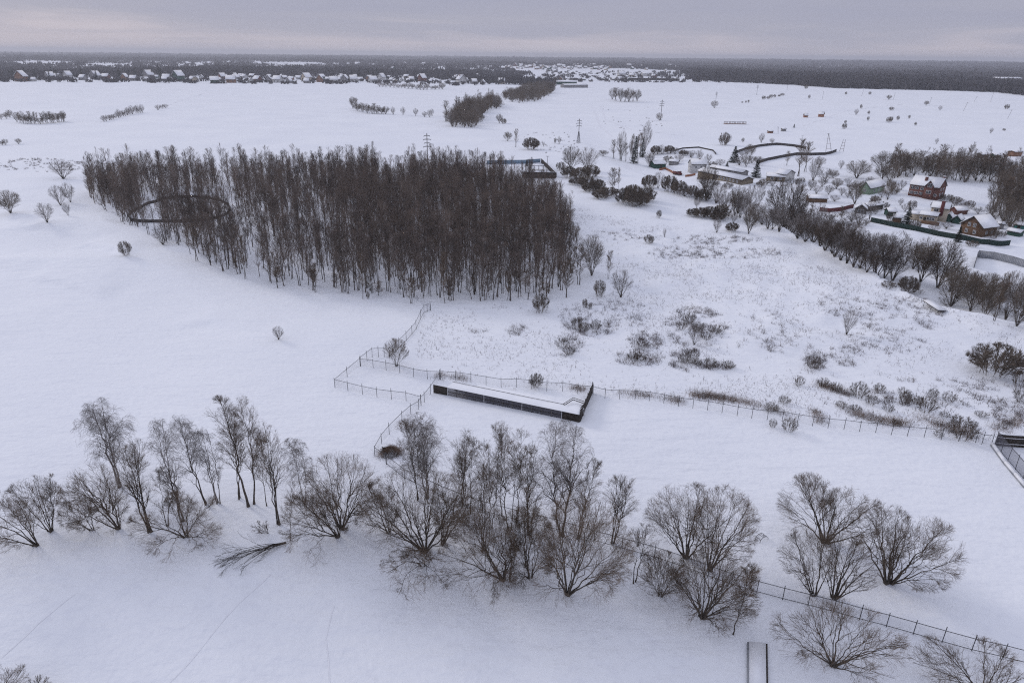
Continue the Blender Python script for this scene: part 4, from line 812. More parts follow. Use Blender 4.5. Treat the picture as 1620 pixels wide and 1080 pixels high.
NEAR = [
 # kind, foot, crown box, stems, label, category, name, detail, thickness
 ('willow', 58, 862, (-75, 775, 62, 880), 4, 'bare willow leaning outward at the edge, low sweeping limbs over the bank', 'willow', 'willow_tree', 0.85, 0.9),
 ('willow', 80, 840, (10, 750, 98, 838), 4, 'small round-headed bare willow with two limbs, above the edge willow', 'willow', 'willow_tree', 0.85, 0.8),
 ('aspen', 84, 838, (66, 746, 108, 815), 1, 'thin upright young tree growing against the round-headed willow', 'tree', 'aspen_tree', 0.7, 0.6),
 ('birch', 190, 770, (112, 625, 222, 752), 2, 'tallest bare birch of the row, twin trunks and wide grey crown', 'birch', 'birch_tree', 1.25, 1.2),
 ('willow', 188, 836, (98, 728, 200, 855), 5, 'bare willow with dark limbs all swept to one side below the tallest birch', 'willow', 'willow_tree', 0.95, 1.0),
 ('aspen', 237, 841, (172, 700, 252, 815), 3, 'three-stemmed bare tree leaning back in front of the tallest birch', 'tree', 'aspen_tree', 1.0, 1.2),
 ('willow', 293, 848, (210, 775, 352, 888), 6, 'low spreading willow whose drooping branches brush the snow near the fallen branch', 'willow', 'willow_tree', 0.9, 0.9),
 ('birch', 289, 824, (236, 655, 288, 775), 2, 'slim leaning birch rising behind the low spreading willow', 'birch', 'birch_tree', 1.0, 0.9),
 ('birch', 325, 798, (262, 652, 318, 755), 2, 'pale slender birch with fine hanging twigs, middle of a close trio', 'birch', 'birch_tree', 1.0, 0.85),
 ('birch', 346, 796, (306, 668, 350, 765), 3, 'thin multi-stemmed birch at the end of the close trio', 'birch', 'birch_tree', 0.8, 0.8),
 ('aspen', 393, 801, (330, 625, 388, 770), 1, 'tall straight aspen leaning slightly, one of two tall neighbours', 'aspen', 'aspen_tree', 1.2, 1.3),
 ('aspen', 402, 797, (356, 624, 418, 765), 1, 'tall dark aspen with stiff upright twigs beside its tall neighbour', 'aspen', 'aspen_tree', 1.2, 1.3),
 ('aspen', 441, 829, (402, 668, 450, 800), 3, 'upright bare tree forking low behind the fallen branch', 'tree', 'aspen_tree', 1.0, 1.0),
 ('birch', 481, 792, (440, 690, 492, 780), 2, 'short grey birch between the forked tree and the mushroom-shaped willow', 'birch', 'birch_tree', 0.9, 0.7),
 ('aspen', 459, 854, (450, 745, 486, 832), 1, 'crooked thin sapling standing just above the fallen branch', 'sapling', 'aspen_tree', 0.7, 0.6),
 ('willow', 541, 836, (484, 711, 598, 836), 6, 'mushroom-shaped willow with a dense rounded crown near the dead grass heap', 'willow', 'willow_tree', 1.1, 1.0),
 ('willow', 535, 848, (450, 770, 542, 902), 5, 'drooping willow limb cluster hanging down the bank below the mushroom-shaped one', 'willow', 'willow_tree', 0.85, 0.9),
 ('birch', 676, 787, (610, 650, 718, 785), 3, 'broad grey birch with domed head directly behind the dead grass heap', 'birch', 'birch_tree', 1.25, 1.0),
 ('willow', 672, 872, (565, 735, 745, 880), 11, 'largest many-limbed willow, its limbs fanned out like a hand', 'willow', 'willow_tree', 1.0, 1.0),
 ('shrub', 668, 892, (604, 865, 700, 965), 7, 'low scrubby willow regrowth hanging under the largest fanned willow', 'shrub', 'bare_shrub', 1.0, 1.2),
 ('aspen', 731, 796, (712, 672, 762, 785), 2, 'stiff narrow aspen just beyond the largest fanned willow', 'aspen', 'aspen_tree', 0.95, 0.8),
 ('aspen', 763, 806, (750, 688, 784, 800), 1, 'thin straight aspen, second of four in a row', 'aspen', 'aspen_tree', 0.8, 0.7),
 ('aspen', 794, 816, (770, 666, 815, 795), 1, 'tall straight aspen with dark trunk, third of four in a row', 'aspen', 'aspen_tree', 0.95, 0.9),
 ('aspen', 818, 824, (806, 668, 842, 800), 1, 'thin aspen with kinked trunk, fourth of four in a row', 'aspen', 'aspen_tree', 0.9, 0.8),
 ('willow', 796, 917, (702, 800, 812, 975), 5, 'willow with elbow-bent limbs sweeping low towards the fanned one', 'willow', 'willow_tree', 1.0, 1.0),
 ('aspen', 806, 918, (786, 802, 848, 905), 2, 'upright shoots rising from the elbow-bent willow', 'sapling', 'aspen_tree', 0.8, 0.7),
 ('birch', 889, 848, (838, 662, 936, 810), 2, 'great weeping birch with silvery hanging twigs below the shed corner', 'birch', 'birch_tree', 1.6, 1.2),
 ('willow', 898, 940, (848, 772, 990, 1000), 8, 'tall spreading willow in front of the great weeping birch', 'willow', 'willow_tree', 1.05, 1.0),
 ('aspen', 914, 852, (905, 725, 965, 840), 2, 'thick-limbed bare tree at the shoulder of the great weeping birch', 'tree', 'aspen_tree', 1.0, 1.0),
 ('aspen', 970, 859, (952, 748, 1022, 840), 4, 'vase-shaped bare tree with four stems standing by the fence', 'tree', 'aspen_tree', 1.0, 0.9),
 ('willow', 1085, 882, (1026, 760, 1150, 885), 7, 'evenly domed willow with spreading limbs, first beyond the gap', 'willow', 'willow_tree', 1.05, 1.0),
 ('willow', 1122, 902, (1096, 765, 1196, 905), 5, 'grey willow merging behind the evenly domed one', 'willow', 'willow_tree', 1.0, 0.9),
 ('aspen', 1004, 922, (992, 826, 1040, 905), 2, 'small pair-stemmed tree in the gap before the domed willow', 'tree', 'aspen_tree', 0.8, 0.7),
 ('shrub', 1045, 942, (1008, 868, 1086, 968), 10, 'dark bushy shrub at the foot of the domed willow', 'shrub', 'bare_shrub', 1.2, 1.2),
 ('willow', 1111, 976, (1062, 858, 1196, 1012), 9, 'wide low willow with a thick stump-like base on the bank', 'willow', 'willow_tree', 1.0, 1.1),
 ('aspen', 1160, 1003, (1140, 885, 1226, 1008), 1, 'lone leaning tree with airy side twigs beside the fence line', 'tree', 'aspen_tree', 1.1, 0.9),
 ('willow', 1304, 858, (1234, 745, 1318, 850), 4, 'round-topped willow standing highest in the group beyond the fence', 'willow', 'willow_tree', 1.0, 1.0),
 ('willow', 1308, 858, (1300, 766, 1392, 862), 3, 'willow leaning away from the round-topped one, sharing its foot', 'willow', 'willow_tree', 1.0, 1.1),
 ('willow', 1288, 941, (1236, 828, 1320, 925), 4, 'dark compact willow beside the fence, densest of its group', 'willow', 'willow_tree', 1.0, 0.9),
 ('willow', 1320, 946, (1296, 838, 1398, 935), 5, 'slanting multi-trunk willow next to the dark compact one', 'willow', 'willow_tree', 0.95, 1.0),
 ('willow', 1402, 922, (1348, 790, 1440, 905), 4, 'twin-trunk willow alone on open snow beyond the fence', 'willow', 'willow_tree', 1.0, 1.1),
 ('willow', 1410, 922, (1400, 812, 1522, 938), 4, 'far-reaching willow half with one long horizontal limb on open snow', 'willow', 'willow_tree', 0.95, 1.0),
 ('willow', 1318, 1052, (1230, 940, 1424, 1078), 9, 'wide bowl-shaped willow on the camera side of the fence', 'willow', 'willow_tree', 1.1, 0.9),
 ('willow', 1555, 1098, (1450, 1000, 1630, 1120), 7, 'willow cut by the frame corner under the end of the fence', 'willow', 'willow_tree', 0.95, 0.9),
 ('willow', -12, 1120, (-60, 1046, 42, 1140), 5, 'willow top peeping into the lower frame corner', 'willow', 'willow_tree', 0.8, 0.8),
 ('shrub', 62, 1095, (40, 1066, 80, 1100), 5, 'small shrub tip just inside the lower frame corner', 'shrub', 'bare_shrub', 0.6, 0.8),
 ('shrub', 424, 843, (396, 822, 426, 845), 3, 'tiny crooked shrub near the fallen branch tip', 'shrub', 'bare_shrub', 0.6, 0.8),
 ('shrub', 627, 579, (607, 534, 645, 578), 8, 'bushy tree inside the corner of the wire enclosure', 'shrub', 'bare_shrub', 0.9, 1.3),
]
NEAR += [
 ('aspen', 742, 812, (722, 690, 768, 800), 2, 'pair of thin poles between the first and second aspen of the row', 'aspen', 'aspen_tree', 0.9, 0.8),
 ('aspen', 776, 836, (758, 700, 800, 820), 2, 'slim twin-stemmed aspen in front of the second one of the row', 'aspen', 'aspen_tree', 0.9, 0.8),
 ('aspen', 806, 838, (782, 690, 828, 828), 2, 'wiry aspen squeezed between third and fourth of the row', 'aspen', 'aspen_tree', 0.9, 0.8),
 ('aspen', 836, 846, (820, 700, 866, 832), 2, 'wiry twin aspen close to the great weeping birch', 'aspen', 'aspen_tree', 0.9, 0.8),
 ('aspen', 764, 872, (744, 748, 790, 860), 2, 'young forked aspen uphill of the elbow-bent willow', 'aspen', 'aspen_tree', 0.9, 0.8),
 ('aspen', 832, 895, (812, 770, 862, 880), 3, 'bundle of young aspen stems beside the tall spreading willow', 'aspen', 'aspen_tree', 0.9, 0.8),
 ('willow', 838, 912, (800, 800, 872, 945), 4, 'short willow tangled between elbow-bent and tall spreading willows', 'willow', 'willow_tree', 0.9, 0.8),
 ('willow', 700, 860, (684, 745, 762, 858), 4, 'grey willow half hidden behind the fanned one', 'willow', 'willow_tree', 0.9, 0.8),
 ('willow', 615, 842, (566, 760, 632, 868), 4, 'low willow side crown touching the fanned willow on the heap side', 'willow', 'willow_tree', 0.9, 0.8),
 ('aspen', 662, 790, (618, 662, 676, 780), 2, 'leaning stem beside the broad grey domed birch', 'tree', 'aspen_tree', 1.0, 0.9),
 ('aspen', 218, 770, (196, 690, 240, 760), 2, 'slim tree tucked behind the three-stemmed one', 'tree', 'aspen_tree', 0.9, 0.7),
 ('aspen', 378, 788, (352, 660, 400, 770), 2, 'thin dark companion behind the two tall aspens', 'aspen', 'aspen_tree', 0.9, 0.8),
 ('aspen', 422, 800, (404, 690, 440, 785), 1, 'slender tree filling the gap beside the low forking one', 'tree', 'aspen_tree', 0.9, 0.7),
 ('willow', 146, 838, (96, 780, 160, 866), 3, 'thin low willow branches draped over the bank below the swept willow', 'willow', 'willow_tree', 0.8, 0.7),
 ('aspen', 265, 832, (240, 735, 286, 815), 2, 'dark twiggy stem pair above the low spreading willow', 'tree', 'aspen_tree', 0.9, 0.8),
]
for i, (kind, bx, by, box, n, lab, cat, nm, det, th) in enumerate(NEAR):
    if kind == 'aspen': box = (box[0] - 5, box[1], box[2] + 5, box[3] + 8)
    near_tree(100 + i, kind, bx, by, box, n, lab, cat, nm, det, th, cov={'aspen': 0.45, 'birch': 0.9}.get(kind, 1.0),
              bark='birch_bark' if 'birch' in nm and i % 2 else 'bark', twig='twig_grey' if kind == 'birch' else 'twig',
              group=None if by < 600 else 'bare trees along the snowy bank')

# the fallen limb lying on the snow
def fallen():
    rng = np.random.default_rng(5); B = G(452, 860); T = G(345, 903); L = np.linalg.norm(T - B)
    d = (T - B) / L; sdir = np.array([-d[1], d[0], 0])
    P = []; R = []
    for i in range(9):
        o = (i - 4) / 4; l = L * rng.uniform(.65, 1.05); t = np.linspace(0, 1, 9)[:, None]
        p = d * l * t + sdir * (o * L * 0.24 * t ** 1.2) + UP * (0.25 + 0.9 * np.sin(t * 2.6) * rng.uniform(.2, 1)) + rng.normal(size=(9, 3)) * 0.05
        P.append(p); R.append(0.075 * (1 - 0.88 * t[:, 0]) * rng.uniform(.6, 1))
    P = np.array(P); R = np.array(R); c = np.zeros(3); a = np.ones(3) * 60
    P1, R1 = spawn(rng, P, R, 5, 6, c, a, (12, 34), (0.22, 0.5), 0.3, 0.95, up=-0.02, rmax_l=0.014, fit=0)
    P2, R2 = spawn(rng, P1, R1, 5, 4, c, a, (12, 35), (0.35, 0.6), 0.2, 0.97, up=-0.03, rmax_l=0.012, fit=0)
    for q in (P1, P2): clampz(q, B)
    tr, cw = MB(), MB(); V, Q = tubes(P, np.maximum(R, .018), 6); tr.add(V, *Q)
    for q, r, m_ in ((P1, R1, .014), (P2, R2, .009)): V, Q = tubes(q, np.maximum(r, m_), 3); cw.add(V, *Q)
    e = empty('fallen_branch', B); tag(e, 'broken tree top lying on the open snow below the row of trees', 'fallen branch')
    tr.obj('limbs', 'dark_wood', e, True); cw.obj('twigs', 'dark_wood', e, True)
fallen()
# ---------------------------------------------------------------- prototypes for trees farther off (unit: metres, built once, linked copies afterwards)
def low_tree(seed, h, w, kind='grove', nb=40, nt=500, tw=0.03, cb=0.35, fan=4):
    """slender or round tree as few faces: thin trunk(s), branches, sliver twigs"""
    rng = np.random.default_rng(seed); tr, cw = MB(), MB()
    c = np.array([0, 0, h * (cb + (1 - cb) / 2)]); a = np.array([w / 2, w / 2, h * (1 - cb) / 2])
    if kind == 'grove':
        n = 1 if rng.uniform() < .6 else 2
        P0, R0 = stems(rng, np.zeros(3), c, a, n, 7, 0.075, topbias=0.9, base_spread=0.3 if n > 1 else 0.0); R0 = np.clip(R0, 0.03, 0.085)
        P1, R1 = spawn(rng, P0, R0, max(4, nb // n), 4, c, a, (22, 50), (0.14, 0.27), 0.24, 0.97, up=0.30, wob=0.05, rmax_l=0.010, lmin=0.5)
        R1 = np.maximum(R1, 0.014)
    elif kind == 'round':
        n = int(rng.integers(3, 6))
        P0, R0 = stems(rng, np.zeros(3), c, a, n + 4, 7, 0.10, topbias=-0.25, base_spread=0.2); R0 = np.clip(R0, 0.03, 0.15)
        P1, R1 = spawn(rng, P0, R0, max(4, nb // n), 4, c, a, (18, 45), (0.35, 0.7), 0.2, 0.97, up=0.15, out=0.15, wob=0.06, rmax_l=0.014, lmin=0.5); R1 = np.maximum(R1, 0.02)
    else:
        n = 20
        P0, R0 = stems(rng, np.zeros(3), c, a, n, 5, 0.04, topbias=-0.5, base_spread=w * 0.28); R0 = np.clip(R0, 0.02, 0.06)
        P1, R1 = spawn(rng, P0, R0, max(4, nb // n), 3, c, a, (14, 38), (0.4, 0.7), 0.1, 0.97, up=0.2, out=0.1, rmax_l=0.012, lmin=0.3); R1 = np.maximum(R1, 0.014)
    V, Q = tubes(P0, R0, 4); tr.add(V, *Q); V, Q = tubes(P1, R1, 3); cw.add(V, *Q)
    if kind != 'grove':            # one more generation, so that the fine twigs spread over the whole crown
        P1, R1 = spawn(rng, P1, R1, fan, 3, c, a, (22, 52), (0.4, 0.85), 0.1, 1.0, up=0.10, out=0.12, rmax_l=0.010, lmin=0.25 if kind == 'shrub' else 0.5)
        R1 = np.maximum(R1, 0.010); V, Q = tubes(P1, R1, 3); cw.add(V, *Q)
    k = rng.integers(0, len(P1), nt); t = rng.uniform(0.1, 1, nt)[:, None]; Km = P1.shape[1] - 1
    x = t * Km; i = np.minimum(x.astype(int)[:, 0], Km - 1); f = x - i[:, None]
    p = P1[k, i] * (1 - f) + P1[k, i + 1] * f; T = norm(P1[k, -1] - P1[k, 0])
    d = norm(T + rng.normal(size=(nt, 3)) * 0.42 + UP * (0.30 if kind == 'grove' else 0.15)); L = rng.uniform(.5, 1.25, nt) * (0.085 * h if kind == 'grove' else 0.11 * w)
    L = np.minimum(L, np.maximum(exit_dist(p, d, c, a * 1.05), 0.3))
    V, Q = spikes(p, p + d * L[:, None], tw * rng.uniform(.7, 1.3, nt), rng); cw.add(V, None, Q)
    return tr, cw
def conifer(seed, h, w):
    rng = np.random.default_rng(seed); tr, cw = MB(), MB()
    V, Q = tubes(np.array([[[0, 0, -.3], [0, 0, h * .5], [0, 0, h * .97]]]), np.array([[.2, .12, .02]]), 6); tr.add(V, *Q)
    z = h * 0.06
    while z < h * 0.98:
        f = 1 - (z / h); r = w / 2 * (f ** 0.8) * rng.uniform(.85, 1.12); nb = int(7 + 8 * f)
        for i in range(nb):
            ph = rng.uniform(0, 2 * PI); rr = r * rng.uniform(.7, 1.1); d = np.array([math.cos(ph), math.sin(ph), -0.22]); p0 = np.array([0, 0, z])
            m = 26; t = rng.uniform(.12, 1, m)[:, None]; p = p0 + d * rr * t + UP * (0.10 * rr * t * t)
            e = p + norm(d * .6 + rng.normal(size=(m, 3)) * .55 - UP * .25) * (0.16 * w ** .5 * (0.7 + .6 * rng.uniform(size=(m, 1))))
            V, Q = spikes(p, e, 0.16, rng); cw.add(V, None, Q)
            cw.bar(p0, p0 + d * rr, 0.05, sides=3)
        z += h * 0.035 + 0.10
    return tr, cw
class Proto:
    """the meshes of one kind of tree, so that every placed tree is an object with its own trunk and crown"""
    def __init__(s, tcw, bark, twig, h, w): s.tm = tcw[0].mesh('trunk', bark); s.cm = tcw[1].mesh('crown', twig); s.h = h; s.w = w; s.raw = tcw
    def put(s, name, loc, h, w, label, cat, group, rng):
        e = empty(name, loc, rng.uniform(0, 2 * PI)); e.scale = (w / s.w, w / s.w, h / s.h); e.rotation_euler = (rng.normal() * 0.03, rng.normal() * 0.03, e.rotation_euler[2]); tag(e, label, cat, group)
        for nm, me in (('trunk', s.tm), ('crown', s.cm)): o = bpy.data.objects.new(nm, me); COL.objects.link(o); o.parent = e
        return e
P_GROVE = [Proto(low_tree(300 + i, 16, w, 'grove', 44, 900, 0.023, cb), 'grove_bark', 'grove_twig', 16, w) for i, (w, cb) in enumerate(((5.2, .36), (4.4, .42), (5.8, .30), (4.8, .38), (4.0, .34), (6.0, .44)))]
P_EDGE = [Proto(low_tree(320 + i, 14, w, 'grove', 60, 1700, 0.024, .12), 'bark', 'twig', 14, w) for i, w in enumerate((4.5, 3.8, 5.2))]
P_ROUND = [Proto(low_tree(340 + i, 10, w, 'round', 100, 2900, 0.021, .12), 'bark', 'shrub_twig', 10, w) for i, w in enumerate((9, 8, 10, 7.5))]
P_AIRY = [Proto(low_tree(350 + i, 10, w, 'round', 70, 1300, 0.018, .16, fan=3), 'bark', 'twig_grey', 10, w) for i, w in enumerate((7, 6, 8))]
P_BROWN = [Proto(low_tree(360 + i, 10, 8, 'round', 130, 3800, 0.021, .12), 'bark', 'brown_twig', 10, 8) for i in range(2)]
P_SHRUB = [Proto(low_tree(370 + i, 3, 4.5, 'shrub', 130, 3600, 0.022, .0), 'shrub_twig', 'shrub_twig', 3, 4.5) for i in range(4)]
P_MOUND = [Proto(low_tree(390 + i, 3, 5, 'shrub', 160, 8000, 0.028, .0), 'shrub_twig', 'shrub_twig', 3, 5) for i in range(2)]
P_BRUSH = [Proto(low_tree(395 + i, 3, 4.5, 'shrub', 40, 1300, 0.024, .0, fan=3), 'shrub_twig', 'brown_twig', 3, 4.5) for i in range(4)]
P_FIR = [Proto(conifer(380 + i, 12, w), 'bark', 'needles', 12, w) for i, w in enumerate((4.4, 5.2))]

def inpoly(x, y, poly):
    c = np.zeros(np.shape(x), bool); n = len(poly)
    for i in range(n):
        (x0, y0), (x1, y1) = poly[i], poly[i - 1]
        if y0 == y1: continue
        c ^= ((y0 > y) != (y1 > y)) & (x < (x1 - x0) * (y - y0) / (y1 - y0) + x0)
    return c
def proj(P):
    """world points to photograph pixels"""
    q = P - cP; f = q @ cF; return W0 / 2 + FPX * (q @ cR) / f, H0 / 2 - FPX * (q @ cU) / f
def merged(name, protos, pts, rng, hs, ws, m, label=None, cat=None, sparse=1.0):
    """one mass of trees as one object"""
    mb = MB()
    data = []
    for p in protos:
        v1, q1, t1 = p.raw[0].data(); v2, q2, t2 = p.raw[1].data()
        data.append((np.concatenate([v1, v2]), np.concatenate([q1, q2 + len(v1)]), np.concatenate([t1, t2 + len(v1)])))
    for i, P in enumerate(pts):
        v, q, t = data[rng.integers(len(data))]; pr = protos[0]; an = rng.uniform(0, 2 * PI); c, s = math.cos(an), math.sin(an)
        fw, fh = ws[i] / pr.w, hs[i] / pr.h
        x = (v[:, 0] * c - v[:, 1] * s) * fw + P[0]; y = (v[:, 0] * s + v[:, 1] * c) * fw + P[1]
        x = x + v[:, 2] * rng.normal() * 0.035; y = y + v[:, 2] * rng.normal() * 0.035
        mb.add(np.stack([x, y, v[:, 2] * fh + P[2]], 1), q, t)
    o = mb.obj(name, m); tag(o, label, cat, kind='stuff'); return o
def scatter(poly_px, spacing, rng, density=None):
    """jittered points on the ground inside a polygon drawn on the photograph's ground"""
    W = np.array([flat(*p)[:2] for p in poly_px]); lo, hi = W.min(0), W.max(0)
    gx, gy = np.meshgrid(np.arange(lo[0], hi[0], spacing), np.arange(lo[1], hi[1], spacing))
    x = gx.ravel() + rng.uniform(-.55, .55, gx.size) * spacing; y = gy.ravel() + rng.uniform(-.55, .55, gx.size) * spacing
    k = inpoly(x, y, W); x, y = x[k], y[k]
    if density is not None: k = rng.uniform(size=len(x)) < density(x, y); x, y = x[k], y[k]
    return np.stack([x, y, zf(x, y)], 1)

# ---------------------------------------------------------------- the leafless grove
GROVE = [(135, 312), (160, 330), (186, 352), (215, 366), (250, 384), (272, 396), (312, 412), (350, 432), (392, 440), (450, 452), (500, 460), (560, 466), (600, 466), (650, 474), (700, 478), (740, 476),
         (790, 478), (850, 474), (884, 466), (905, 440), (908, 410), (900, 375), (897, 350), (880, 332), (845, 316), (800, 300), (740, 286), (690, 281), (600, 278), (500, 280), (400, 280), (300, 284), (210, 290), (150, 300)]
GZ = ('at the thin tip of the grove beside the board fence ring', 'in the grove front just below the board fence ring', 'in the grove front between the fence ring and the lighter gap', 'in the grove front past the lighter gap', 'in the middle of the grove front, above the lone tiny shrub', 'in the grove front above the low wire fence',
      'in the grove front where the climbing fence meets it', 'in the densest part of the grove front past the climbing fence', 'at the bushy outer corner of the grove facing the meadow')
def grove():
    rng = np.random.default_rng(11); c = flat(287, 331)[:2]; rx = abs(flat(363, 331)[0] - flat(207, 331)[0]) / 2 + 1.5
    def dens(x, y):
        d = 0.90 + 0.0 * x
        px, py = proj(np.stack([x, y, 0 * x], 1))
        r = np.hypot((x - c[0]) / rx, (y - c[1]) / (rx * 1.15)); d = np.where(r < 1.0, 0.10, d)
        d = np.where((px > 226) & (px < 262) & (py > 350), 0.15, d); d = np.where((px > 264) & (px < 380) & (py > 352), 1.25, d)                       # thin edge before the round fence
        d = np.where((np.abs(px - 372 - (py - 340) * 0.4) < 14) & (py < 420) & (py > 290), 0.38, d)            # lighter gap
        d *= np.where(px < 560, 0.42 + 0.62 * (vnoise(x, y, 14, 12) + 0.5), 1.0); d *= np.where((px > 560) & (px < 900), 1.1, 1.0)
        d = np.where((px < 222) & (py > 300), 1.2, d)
        d = np.where((px > 600) & (px < 650) & (py > 278) & (py < 300), 0.1, d)
        return d
    P = scatter(GROVE, 3.3, rng, dens); px, py = proj(P)
    # what shows largest: the trees nearest the camera and those along the open edge
    W = np.array([flat(*p)[:2] for p in GROVE]); W2 = np.roll(W, -1, 0)
    front = np.array([min(np.linalg.norm(p[:2] - (a + (b - a) * np.clip(np.dot(p[:2] - a, b - a) / np.dot(b - a, b - a), 0, 1))) for a, b in zip(W[:18], W2[:18])) for p in P])
    score = np.hypot(P[:, 0], P[:, 1]) + front * 5; order = np.argsort(score); ind, rest = order[:285], order[285:]
    for j in ind:
        h = rng.uniform(12, 17.5); p = P_GROVE[rng.integers(6)]
        if front[j] < 2.5: h *= rng.uniform(.6, .95)
        p.put('slender_tree', P[j], h, p.w * rng.uniform(.9, 1.5), 'slender bare tree ' + GZ[int(np.searchsorted((262, 330, 420, 520, 620, 700, 780, 850), px[j]))], 'tree', 'slender trees of the grove', rng)
    hs = 10.0 + 9.0 * rng.uniform(size=len(rest)) ** 1.3 + 3 * vnoise(P[rest, 0], P[rest, 1], 22, 3); ws = rng.uniform(4.0, 7.6, len(rest))
    merged('grove_trees', P_GROVE, P[rest], rng, hs, ws, 'grove_twig', 'dense leafless grove of slender dark trees on the snow', 'grove')
    for p in scatter([(300, 405), (400, 442), (500, 462), (650, 477), (760, 480), (890, 474), (915, 440), (900, 425), (880, 455), (760, 462), (650, 462), (500, 448), (400, 428), (300, 395)], 6.0, rng)[:70]: P_EDGE[rng.integers(3)].put('edge_tree', p, rng.uniform(4, 9), rng.uniform(3.5, 6), 'low twiggy tree filling the near edge of the leafless grove', 'tree', 'low edge trees of the grove', rng)
    print('grove', len(P))
grove()
# ---------------------------------------------------------------- single trees, shrubs and bushes out on the snow
_rm = np.random.default_rng(77)
_used = {}
def put(kind, x, y, h, w, label, cat=None, name=None, group=None):
    """place one plant: foot pixel x,y, height and width in photograph pixels"""
    B = G(x, y); hm = max(0.4, inplane(B, x, y - h)[2] - B[2]); wm = w / ppm(B)
    ps, nm, ct = {'R': (P_ROUND, 'round_tree', 'tree'), 'A': (P_AIRY, 'airy_tree', 'tree'), 'B': (P_BROWN, 'brown_tree', 'tree'), 'U': (P_BRUSH, 'brush_shrub', 'shrub'), 'M': (P_MOUND, 'willow_mound', 'shrub'), 'S': (P_SHRUB, 'bare_shrub', 'shrub'), 'F': (P_FIR, 'fir_tree', 'fir'), 'G': (P_EDGE, 'upright_tree', 'tree')}[kind]
    e = ps[_rm.integers(len(ps))].put(name or nm, B, hm, wm, label, cat or ct, group, _rm)
    if kind == 'S' and hm > 3.5: pass
    return e
